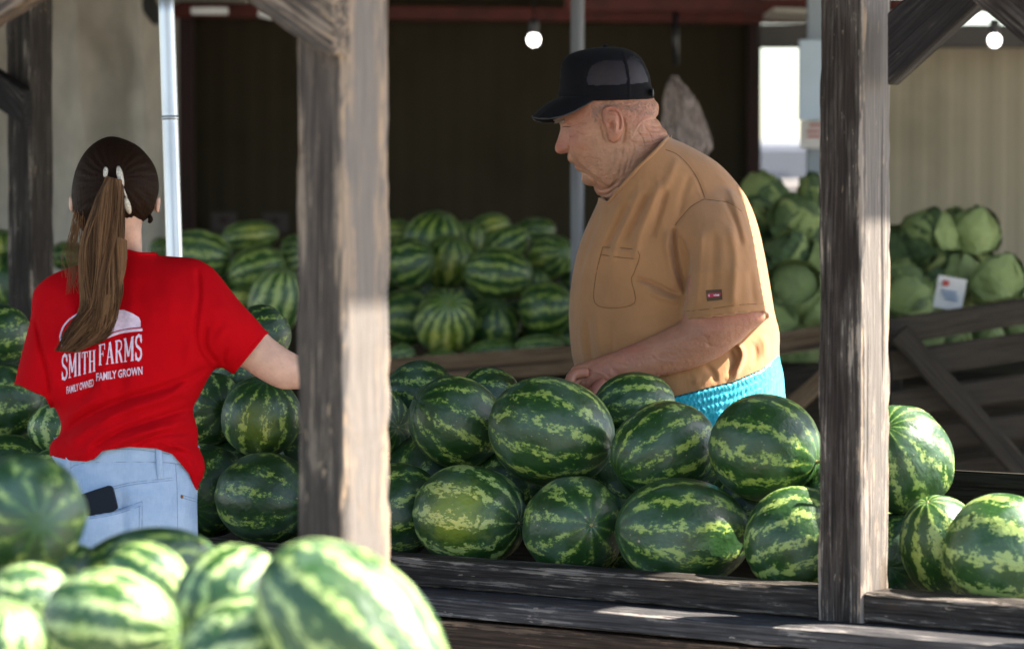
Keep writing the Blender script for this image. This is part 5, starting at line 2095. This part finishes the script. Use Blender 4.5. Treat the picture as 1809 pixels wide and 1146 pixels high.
# shoulder blades, spine
for (cx, cy, rx, ry, a) in [(130, 545, 40, 50, .012), (300, 550, 50, 55, .014), (215, 640, 14, 120, -.010), (60, 600, 22, 60, .010), (385, 560, 45, 45, .010)]:
    gt.t += a * np.exp(-(((gt.X - cx) / rx) ** 2 + ((gt.Y - cy) / ry) ** 2)) * (gt.t > .01)
# blousing over the waist
hemx = [80, 88, 124, 153, 167, 181, 229, 276, 305, 334, 346, 366]
hemy = [800, 801, 812, 814, 810, 796, 789, 791, 800, 834, 862, 866]
hy = np.interp(gt.X, hemx, hemy)
gt.t += .016 * np.exp(-((gt.Y - hy + 26) / 24) ** 2) * (gt.t > .012)
gt.crease([(l_, a_ * 1.35, w_2) for l_, a_, w_2 in [
    ([(104, 775), (150, 738), (200, 712), (270, 690), (335, 668), (378, 640)], -9, 7),
    ([(110, 790), (160, 756), (215, 728), (285, 706), (345, 684)], 8, 9),
    ([(150, 800), (210, 762), (270, 742), (345, 716)], -8, 6),
    ([(175, 802), (235, 772), (300, 752), (348, 742)], 7, 7),
    ([(230, 790), (280, 768), (348, 762)], -6, 5),
    ([(108, 748), (140, 722), (180, 700)], 6, 7),
    ([(136, 708), (158, 690), (172, 664), (176, 640)], -6, 5),
    ([(186, 704), (176, 670), (180, 640)], 5, 5),
    ([(300, 796), (330, 800), (350, 830)], -5, 5),
    ([(280, 786), (320, 790), (352, 806)], 6, 6),
    ([(62, 560), (72, 610), (84, 660), (88, 705)], -7, 4),
    ([(348, 468), (352, 520), (345, 580), (352, 620), (376, 652)], -5, 5),
    ([(392, 648), (374, 630), (362, 606), (366, 570)], -7, 5),
    ([(380, 620), (390, 590), (410, 570)], 5, 7),
    ([(405, 655), (395, 632), (402, 610)], -5, 4),
    ([(325, 660), (335, 620), (330, 580)], 5, 9),
    ([(300, 700), (320, 680), (345, 660)], 5, 6),
    ([(280, 460), (300, 520), (300, 590)], 3, 14),
    ([(110, 500), (130, 560), (120, 620)], 4, 12),
    ([(240, 480), (250, 540), (240, 600)], -3, 14),
    ([(100, 640), (120, 690), (112, 740)], -4, 8),
    ([(190, 620), (184, 660), (170, 700)], 4, 5),
    ([(416, 645), (440, 616), (462, 592)], -1.6, 1.6),
    ([(120, 806), (150, 800), (170, 780)], 6, 7),
    ([(96, 790), (110, 780), (130, 786)], -5, 4),
    ([(222, 452), (248, 457), (282, 459)], -1.8, 1.6),
]])
gt.t += .0045 * np.array([[mnoise.noise(Vector((x * .012 + y * .006, y * .02, 9))) for x in gt.xs] for y in gt.ys]) * (gt.t > .03)
gt.t += .0012 * np.array([[mnoise.noise(Vector((x * .05, y * .05, 2))) for x in gt.xs] for y in gt.ys]) * (gt.t > .03)
keep_s = [(200, 454), (212, 450), (221, 441), (246, 446), (277, 446), (290, 438), (345, 445), (378, 460), (396, 478), (428, 517), (462, 552), (480, 578), (474, 586), (445, 622), (413, 661), (404, 674), (388, 670), (368, 704), (358, 724),
          (366, 760), (366, 786), (376, 814), (374, 850), (347, 866), (334, 836), (305, 802), (276, 792), (229, 789), (181, 796), (167, 810), (153, 815), (124, 813), (78, 802), (78, 782), (94, 767), (96, 744), (88, 718),
          (80, 701), (26, 676), (12, 672), (26, 610), (40, 560), (44, 515), (58, 490), (90, 472), (144, 453), (180, 444)]
v, f, guv = gt.mesh(keep_s, 0)
gs = mk('tee_shirt', v, f, M['red_shirt'], girl)
gs['label'] = 'red cotton T-shirt with a pale farm print on the back'
sm = gs.modifiers.new('solid', 'SOLIDIFY')
sm.thickness = .0018
sm.offset = -1
mk('collar', *tube([gt.pt(a, b, .001) for a, b in [(214, 450), (221, 444), (246, 449), (274, 450)]], [.0042] * 4, 8, 5), M['red_shirt'], girl)
# jeans
jp = Puff(dom, DG, .118, step=2.4, smooth=3, ratio=.95, ref=(215, 620))
jp.t = gj
for (cx, cy, rx, ry, a) in [(160, 930, 55, 70, .022), (275, 930, 55, 70, .020), (216, 960, 12, 90, -.014)]:
    jp.t += a * np.exp(-(((jp.X - cx) / rx) ** 2 + ((jp.Y - cy) / ry) ** 2))
pocket = [(150, 913), (200, 905), (251, 888), (250, 940), (240, 1010), (160, 1020), (146, 960)]
jp.t += .0115 * blur(inpoly(jp.X, jp.Y, pocket).astype(float), 1) * np.clip((262 - jp.X) / 60, .25, 1)
jp.crease([([(120, 838), (145, 820), (272, 818), (312, 821), (346, 830)], -2.5, 1.6), ([(200, 861), (238, 853), (312, 845)], -1.6, 1.6), ([(312, 820), (315, 867), (316, 950)], -2.2, 1.6),
           ([(340, 850), (330, 880), (325, 940)], 2.5, 6), ([(200, 870), (260, 875), (300, 870)], 1.8, 8), ([(318, 875), (347, 883)], -2.0, 1.5)])
jp.tb = jp.t * .9
v, f, _ = jp.mesh([(60, 770), (180, 776), (300, 778), (420, 800), (420, 1290), (60, 1290)], 0)
jeans = mk('jeans', v, f, M['denim'], girl)
jeans['label'] = 'light blue denim jeans with a phone in the back pocket'
st = []
for ln in [[(120, 836), (145, 818), (272, 816), (312, 819), (346, 828)], [(200, 859), (238, 851), (312, 843)], [(200, 863), (238, 855), (312, 847)], [(310, 820), (313, 867), (314, 950)], [(150, 910), (200, 902), (251, 885)],
           [(150, 917), (200, 909), (249, 893)], [(251, 886), (250, 940), (240, 1005)], [(246, 893), (245, 940), (236, 1000)], [(318, 873), (347, 881)], [(318, 878), (347, 886)], [(333, 845), (345, 845), (344, 861)],
           [(131, 795), (229, 793), (300, 802)]]:
    mk('seam_stitching', *strip_on(jp, ln, .9, .0009), M['denim_stitch'], girl)
for (x0, y0, x1, y1) in [(280, 786, 283, 846), (122, 806, 118, 842)]:
    mk('belt_loop', *tube([jp.pt(x0, y0, .001), jp.pt(x0 * .7 + x1 * .3, y0 * .7 + y1 * .3, .005), jp.pt(x0 * .3 + x1 * .7, y0 * .3 + y1 * .7, .005), jp.pt(x1, y1, .001)], [.0062] * 4, 8, 4, flat=.35, up=tuple(-FWD)), M['denim'], girl)
mk('rivet', *tube([jp.pt(321, 877, .000), jp.pt(321, 877, .0025)], [.0035, .0028], 12, 1), plain('copper', (.30, .12, .05), .4, .8), girl)
# lower legs of the jeans and shoes (out of sight behind the bins)
for x in (165, 285):
    a = W(x, 1285, DG)
    mk('jeans_leg', *tube([Vector((a.x, DG, a.z + .06)), Vector((a.x, DG, .35)), Vector((a.x, DG, .08))], [.085, .062, .058], 16, 3), M['denim'], girl)
    v, f = tube([Vector((a.x, DG - .07, .04)), Vector((a.x, DG, .05)), Vector((a.x, DG + .1, .04)), Vector((a.x, DG + .17, .025))], [.035, .042, .038, .02], 14, 3)
    mk('shoe', [(x_, y_, max(0, z_)) for x_, y_, z_ in v], f, M['white'], girl)
# phone
ph = thing('phone', jp.pt(178, 885, 0), 'dark phone sticking out of the woman\'s back jeans pocket', 'phone')
pp = [(143, 873), (166, 865), (190, 857.5), (196, 858), (199.5, 862), (204, 880), (208, 897), (200, 903.5), (175, 908), (152, 911), (147, 900)]
org = jp.pt(176, 880, .0075)
ta, tb_, tc = jp.pt(150, 905, .013), jp.pt(205, 893, .011), jp.pt(178, 866, .014)
nrm = (tb_ - ta).cross(tc - ta).normalized()
if nrm.y > 0: nrm = -nrm
Vp = []
for sgn in (0, -.0075):
    for a, b in pp:
        ray = (W(a, b, 1.0) - CAM)
        q_ = CAM + ray * ((ta - CAM).dot(nrm) / ray.dot(nrm))
        Vp.append(q_ + nrm * sgn)
n = len(pp)
o = mk('phone_case', Vp, [tuple(range(n)), tuple(range(2 * n - 1, n - 1, -1))] + [(i, n + i, n + (i + 1) % n, (i + 1) % n) for i in range(n)], M['phone'], ph, smooth=False)
b_ = o.modifiers.new('b', 'BEVEL')
b_.width = .0015
b_.segments = 3

# skin: head, neck, arms
hpoly = [(203, 250), (170, 258), (146, 285), (136, 325), (140, 375), (160, 410), (195, 425), (216, 440), (222, 475), (248, 475), (251, 438), (251, 395), (268, 370), (272, 330), (262, 285), (238, 258)]
gh = Puff(hpoly, DG, .080, step=2.4, smooth=3, ratio=1.08, ref=(205, 340))
# face on the far side: nose, brows, chin, mouth
xs_, ys_ = gh.X, gh.Y
gh.tb += (.020 * np.exp(-(((xs_ - 203) / 7) ** 2 + ((ys_ - 362) / 12) ** 2)) + .006 * np.exp(-(((xs_ - 203) / 16) ** 2 + ((ys_ - 388) / 6) ** 2))
          + .008 * np.exp(-(((xs_ - 203) / 14) ** 2 + ((ys_ - 412) / 8) ** 2)) - .006 * np.exp(-(((xs_ - 182) / 9) ** 2 + ((ys_ - 345) / 6) ** 2)) - .006 * np.exp(-(((xs_ - 226) / 9) ** 2 + ((ys_ - 345) / 6) ** 2))
          - .004 * np.exp(-(((xs_ - 203) / 14) ** 2 + ((ys_ - 392) / 1.8) ** 2))) * (gh.t > .02)
hv2, hf2, _ = gh.mesh()
agm = ag.mesh()[:2]
parts = [(hv2, hf2), agm]
for (x, y, s) in [(127, 361, -1), (278, 362, 1)]:
    e = Puff([(x - 5, y - 12), (x, y - 15), (x + 5, y - 12), (x + 5, y), (x + 3, y + 12), (x - 1, y + 14), (x - 5, y + 4)], DG, .013, step=1.3, smooth=3, ratio=1, offset=-.004)
    parts.append(e.mesh()[:2])
    parts.append(tube([W(x, y - 4, DG), W(x - s * 12, y, DG + .01)], [.008, .014], 8, 1))
parts.append(tube([W(540, 662, DG), W(578, 672, DG + .05), W(600, 680, DG + .16), W(606, 690, DG + .24), W(606, 694, DG + .30)], [.028, .033, .026, .021, .030], 14, 4))
for k in range(4):
    x = 596 + k * 7
    parts.append(tube([W(x, 692, DG + .29), W(x, 696, DG + .34), W(x + 1, 706, DG + .365), W(x + 1, 718, DG + .368)], [.009, .0085, .0075, .0055], 8, 3))
parts.append(tube([W(590, 695, DG + .26), W(582, 704, DG + .30), W(580, 712, DG + .33)], [.011, .009, .006], 8, 3))
parts.append(tube([W(100, 560, DG + .02), W(84, 610, DG + .06), W(80, 640, DG + .12), W(90, 672, DG + .22), W(100, 690, DG + .30), W(108, 694, DG + .35)], [.045, .036, .034, .028, .021, .028], 14, 4))
for k in range(4):
    x = 94 + k * 8
    parts.append(tube([W(x, 692, DG + .35), W(x, 696, DG + .39), W(x, 706, DG + .41), W(x, 716, DG + .412)], [.009, .0085, .0075, .0055], 8, 3))
parts.append(tube([W(122, 694, DG + .33), W(130, 700, DG + .37), W(130, 708, DG + .39)], [.011, .009, .006], 8, 3))
parts.append(tube([W(222, 470, DG), W(222, 500, DG), W(216, 650, DG), W(218, 800, DG), W(218, 900, DG)], [.03, .06, .08, .085, .08], 14, 3))
V, F = joinvf(parts)
gb = mk('body', V, F, M['skin_girl'], girl)
attr(gb, 'red', [0.15] * len(V))
attr(gb, 'hair', [0] * len(V))
mk('earring', *tube([W(264, 380, DG - .02), W(266, 388, DG - .022), W(263, 393, DG - .02)], [.003, .005, .003], 8, 3), M['hair'], girl)

# hair
hair_poly = [(200, 241), (172, 249), (149, 270), (133, 302), (126, 340), (129, 372), (139, 398), (158, 420), (190, 425), (222, 406), (246, 396), (266, 380), (276, 356), (281, 330), (276, 300), (262, 276), (238, 254)]
hp = Puff(hair_poly, DG, .094, step=2.4, smooth=3, ratio=.45, ref=(205, 335))
angh = np.arctan2(hp.Y - 316, hp.X - 203)
rad_ = np.hypot(hp.Y - 316, hp.X - 203)
hp.t += (.0008 * np.sin(angh * 23 + 2.5 * np.sin(rad_ * .05)) + .0008 * np.sin(angh * 57 + rad_ * .06)) * np.clip(rad_ / 30, 0, 1) * (hp.t > .01)
v, f, _ = hp.mesh()
hair = mk('hair', v, f, M['hair'], girl)
attr(hair, 'strand', [.15] * len(v))
TIE = np.array([203.0, 316.0])


def strands(name, paths, mat, par, shade):
    V, F, A = [], [], []
    for (pts, r0, r1), sh_ in zip(paths, shade):
        rr = np.linspace(r0, r1, len(pts))
        v, f = tube(pts, list(rr), 4, 2, cap=False)
        o = len(V)
        V += [tuple(x) for x in v]
        F += [tuple(i + o for i in q) for q in f]
        A += [sh_] * len(v)
    ob = mk(name, V, F, mat, par)
    attr(ob, 'strand', A)
    return ob


hpo = catmull(hair_poly, 4, True)
paths, shade = [], []
for k in range(1500):
    i = random.randrange(len(hpo))
    p0 = hpo[i]
    c = TIE + (p0 - TIE) * random.uniform(.72, 1.0)
    nrm = np.array([-(p0 - TIE)[1], (p0 - TIE)[0]])
    nrm /= np.linalg.norm(nrm) + 1e-6
    bend = random.gauss(0, 4) + (7 if p0[0] > 203 else -7) * (1 if p0[1] > 330 else -.3)
    end = TIE + np.array([random.gauss(0, 7), random.gauss(0, 6)])
    pts = []
    n = 7
    lift = random.uniform(.0005, .0045)
    for j in range(n):
        t = j / (n - 1)
        q = c * (1 - t) + end * t + nrm * bend * math.sin(t * math.pi)
        pts.append(hp.pt(q[0], q[1], lift + .010 * t ** 3))
    paths.append((pts, random.uniform(.0008, .0017), .0011))
    aa_ = math.atan2(p0[1] - 316, p0[0] - 203)
    shade.append(max(0, min(1, random.gauss(.20 + .12 * math.sin(aa_ * 31), .22))))
# fine flyaways round the outline
for k in range(140):
    i = random.randrange(len(hpo))
    p0 = hpo[i]
    out = (p0 - TIE) / np.linalg.norm(p0 - TIE)
    tng = np.array([-out[1], out[0]])
    a = p0 - out * 3
    L = random.uniform(6, 22)
    s_ = random.choice((-1, 1))
    pts = [W(a[0], a[1], DG - .01), W(*(a + out * random.uniform(2, 7) + tng * L * .4 * s_), DG - .01), W(*(a + out * random.uniform(0, 6) + tng * L * s_), DG - .01)]
    paths.append((pts, .0004, .0002))
    shade.append(.6)
strands('hair_strand_layer', paths, M['hair'], hair, shade)

Ledge = catmull([(188, 312), (176, 330), (162, 374), (150, 425), (148, 483), (149, 531), (132, 565), (104, 620)], 8)
Redge = catmull([(215, 318), (219, 345), (219, 396), (216, 462), (209, 523), (197, 572), (180, 600), (128, 622)], 8)


def pony(e, t, dz=0.0, ex=0, ey=0):
    i = min(len(Ledge) - 1, max(0, t * (len(Ledge) - 1)))
    a, b = int(i), min(int(i) + 1, len(Ledge) - 1)
    l = Ledge[a] * (1 - (i - a)) + Ledge[b] * (i - a)
    r = Redge[a] * (1 - (i - a)) + Redge[b] * (i - a)
    q = l * (1 - e) + r * e + np.array([ex, ey])
    th = gt.sample(q[0], q[1]) if q[1] > 470 else 0
    hd = hp.sample(q[0], q[1]) if q[1] < 425 else 0
    base = np.interp(q[1], [300, 330, 400, 440, 480, 520, 700], [.098, .108, .112, .112, .115, .118, .122])
    base = max(base, th + .008, hd + .006)
    bulge = .030 * math.sqrt(max(0, 1 - (2 * e - 1) ** 2)) * (1 - .45 * t)
    return W(q[0], q[1], DG - (base + bulge * (.5 + .5 * dz)))


paths, shade = [], []
for k in range(1150):
    e = random.random()
    L = min(1.0, random.gauss(.93, .07)) if random.random() > .12 else random.uniform(.45, .9)
    w1, w2 = random.uniform(0, 6.28), random.gauss(0, 3.0)
    drift = random.gauss(0, .10)
    dz = random.uniform(-1, 1)
    pts = []
    n = 13
    lock = math.sin(e * 15 + 1.3) * 9.0
    for j in range(n):
        t = L * j / (n - 1)
        ee = min(1.02, max(-.02, e + drift * t + .09 * math.sin(w1 * .2 + t * 8 + e * 9)))
        pts.append(pony(ee, t, dz, w2 * math.sin(t * 5 + w1) * t + lock * math.sin(t * 8 + e * 4) * t, 0))
    paths.append((pts, random.uniform(.0008, .0017), random.uniform(.0003, .0007)))
    lk = .5 + .5 * math.sin(e * 17 + 1.3)
    shade.append(max(0, min(1, random.gauss(.10 + .5 * lk, .2))))
for k in range(150):
    e = random.random()
    ph_ = random.uniform(-.5, .5)
    pts = []
    for j in range(10):
        t = j / 9
        pts.append(pony(min(1, max(0, .75 + .2 * e * (1 - t) + .1 * math.sin(t * 7 + ph_))), .35 + .58 * t, .8, (6 + 3 * ph_) * math.sin(t * 6.0 + ph_ + .6), 0))
    paths.append((pts, .0011, .0005))
    shade.append(random.gauss(.55, .15))
for k in range(60):
    x0 = random.uniform(128, 150)
    pts = [hp.pt(x0, random.uniform(370, 400), .004), W(x0 - random.uniform(0, 14), 425, DG - .03), W(x0 - random.uniform(-6, 26), 455, DG - .06), gt.pt(x0 - random.uniform(-10, 22), 482 + random.uniform(0, 40), .006)]
    paths.append((pts, .0005, .00025))
    shade.append(.8)
strands('ponytail', paths, M['ponytail'], girl, shade)
# hair clips
for (x0, y0, x1, y1, r) in [(187, 296, 186, 313, .0042), (209, 295, 216, 330, .0056), (221, 350, 229, 376, .0058), (216, 330, 224, 350, .002)]:
    o0 = .016 if x0 > 200 else .014
    mk('hair_clip', *tube([hp.pt(x0, y0, o0), hp.pt(x0 * .75 + x1 * .25, y0 * .75 + y1 * .25, o0 + .003), hp.pt(x0 * .25 + x1 * .75, y0 * .25 + y1 * .75, o0 + .003), hp.pt(x1, y1, o0)], [r * .5, r, r, r * .5], 12, 4), M['pearl'], girl)


# ---- print on the shirt
def seg_pts(a, b, k=6):
    return [(a[0] + (b[0] - a[0]) * i / k, a[1] + (b[1] - a[1]) * i / k) for i in range(k + 1)]


GLY = {  # strokes in a unit cell: (points, half width)
    'S': [([(.86, .72), (.80, .90), (.52, .98), (.22, .90), (.14, .74), (.24, .60), (.52, .50), (.80, .40), (.88, .24), (.76, .08), (.48, .02), (.20, .10), (.12, .28)], .115), ([(.88, .66), (.88, .98)], .045), ([(.12, .02), (.12, .34)], .045)],
    'M': [([(.16, .03), (.16, .97)], .055), ([(.14, .97), (.48, .22)], .10), ([(.48, .22), (.82, .97)], .06), ([(.84, .03), (.84, .97)], .105), ([(.02, .03), (.32, .03)], .035), ([(.66, .03), (.99, .03)], .035), ([(.02, .97), (.26, .97)], .035), ([(.76, .97), (.99, .97)], .035)],
    'I': [([(.5, .03), (.5, .97)], .24), ([(.1, .03), (.9, .03)], .04), ([(.1, .97), (.9, .97)], .04)],
    'T': [([(.5, .03), (.5, .97)], .13), ([(.06, .95), (.94, .95)], .05), ([(.07, .72), (.07, .96)], .04), ([(.93, .72), (.93, .96)], .04), ([(.28, .03), (.72, .03)], .035)],
    'H': [([(.22, .03), (.22, .97)], .115), ([(.78, .03), (.78, .97)], .115), ([(.22, .5), (.78, .5)], .045), ([(.02, .03), (.42, .03)], .035), ([(.58, .03), (.98, .03)], .035), ([(.02, .97), (.42, .97)], .035), ([(.58, .97), (.98, .97)], .035)],
    'F': [([(.26, .03), (.26, .97)], .125), ([(.08, .95), (.92, .95)], .045), ([(.90, .70), (.90, .97)], .045), ([(.26, .52), (.70, .52)], .045), ([(.68, .40), (.68, .64)], .035), ([(.06, .03), (.52, .03)], .035)],
    'A': [([(.14, .03), (.48, .97)], .055), ([(.48, .97), (.82, .03)], .125), ([(.26, .32), (.70, .32)], .04), ([(.0, .03), (.30, .03)], .035), ([(.62, .03), (1.0, .03)], .035)],
    'R': [([(.24, .03), (.24, .97)], .115), ([(.06, .95), (.55, .95), (.78, .88), (.84, .74), (.76, .58), (.52, .50), (.24, .50)], .065), ([(.52, .50), (.70, .28), (.84, .05)], .115), ([(.06, .03), (.44, .03)], .035), ([(.72, .03), (.99, .03)], .035)],
}


def stroke(puff, pts, hw, warp, off):
    P = []
    for a, b in zip(pts[:-1], pts[1:]):
        P += seg_pts(a, b, max(2, int(math.hypot(b[0] - a[0], b[1] - a[1]) * 12)))[:-1]
    P.append(pts[-1])
    P = np.array(P)
    V, F = [], []
    N = len(P)
    asp = 1.0
    for i in range(N):
        d = P[min(i + 1, N - 1)] - P[max(i - 1, 0)]
        d = d / (np.hypot(*d) + 1e-9)
        nx, ny = -d[1] * hw, d[0] * hw * .55
        for s_ in (-1, 0, 1):
            px, py = warp(P[i][0] + nx * s_, P[i][1] + ny * s_)
            V.append(puff.pt(px, py, off))
    for i in range(N - 1):
        a = i * 3
        F += [(a, a + 1, a + 4, a + 3), (a + 1, a + 2, a + 5, a + 4)]
    return V, F


def word(puff, txt, widths, x0, x1, base, top, off=.0022):
    """base/top: functions of u giving py"""
    tot = sum(widths)
    acc = 0
    out = []
    for ch, w in zip(txt, widths):
        u0, u1 = acc / tot, (acc + w * .93) / tot
        acc += w

        def wp(a, b, u0=u0, u1=u1):
            u = u0 + (u1 - u0) * a
            yb, yt = base(u), top(u)
            return x0 + (x1 - x0) * u, yb + (yt - yb) * b
        for pts, hw in GLY[ch]:
            out.append(stroke(puff, pts, hw, wp, off + random.uniform(0, .00015)))
    return out


def lin(a, b): return lambda u: a + (b - a) * u


q = g6((232, 916), (525, 838), (232, 700), (525, 655), (542, 792), (918, 742), (542, 612), (918, 522))
pr = word(gt, 'SMITH', [1.0, 1.35, .62, 1.0, 1.15], q[0][0], q[1][0], lin(q[0][1], q[1][1]), lin(q[2][1], q[3][1]))
pr += word(gt, 'FARMS', [.95, 1.1, 1.1, 1.4, 1.0], q[4][0], q[5][0], lin(q[4][1], q[5][1]), lin(q[6][1], q[7][1]))


def poly_on(puff, pts, off=.0022, step=3.0):
    """cloth-hugging filled shape"""
    P = np.asarray(pts, float)
    xs = np.arange(P[:, 0].min(), P[:, 0].max() + step, step)
    V, F = [], []
    cols = []
    for x in xs:
        ys = []
        for i in range(len(P)):
            a, b = P[i], P[(i + 1) % len(P)]
            if (a[0] - x) * (b[0] - x) <= 0 and a[0] != b[0]:
                ys.append(a[1] + (b[1] - a[1]) * (x - a[0]) / (b[0] - a[0]))
        if len(ys) >= 2: cols.append((x, min(ys), max(ys)))
    K = 8
    for (x, y0, y1) in cols:
        for k in range(K + 1):
            V.append(puff.pt(x, y0 + (y1 - y0) * k / K, off))
    for i in range(len(cols) - 1):
        for k in range(K):
            a = i * (K + 1) + k
            F.append((a, a + 1, a + K + 2, a + K + 1))
    return V, F


pr.append(poly_on(gt, g6((470, 380), (560, 335), (690, 322), (760, 321), (830, 350), (888, 385), (905, 430), (912, 464), (820, 472), (720, 490), (640, 515), (600, 530), (540, 545), (470, 560))))
for ln, w in [(g6((500, 590), (600, 556), (720, 512), (820, 495), (915, 488)), 5.0), (g6((300, 400), (250, 460), (222, 540), (228, 590), (238, 636)), 3.0), (g6((330, 455), (385, 450), (385, 575), (345, 580), (330, 455)), 2.2),
              (g6((335, 460), (385, 572)), 1.6), (g6((385, 455), (342, 575)), 1.6), (g6((240, 560), (238, 630)), 2.5), (g6((300, 400), (400, 340), (500, 322), (560, 320)), 3.0)]:
    pr.append(strip_on(gt, ln, w, .0024))
v, f = joinvf(pr)
mk('shirt_print', v, f, M['print'], girl)
q = g6((275, 1028), (505, 962), (275, 968), (505, 900))
text_on(gt, 'FAMILY OWNED', lambda u, v: (q[0][0] + (q[1][0] - q[0][0]) * u, q[0][1] + (q[1][1] - q[0][1]) * u - v * 12.5), M['print'], girl, 'shirt_print_lettering', .0026, .022)
q2 = g6((525, 920), (915, 862))
text_on(gt, 'FAMILY GROWN', lambda u, v: (q2[0][0] + (q2[1][0] - q2[0][0]) * u, q2[0][1] + (q2[1][1] - q2[0][1]) * u - v * 13.5), M['print'], girl, 'shirt_print_lettering', .0026, .022)
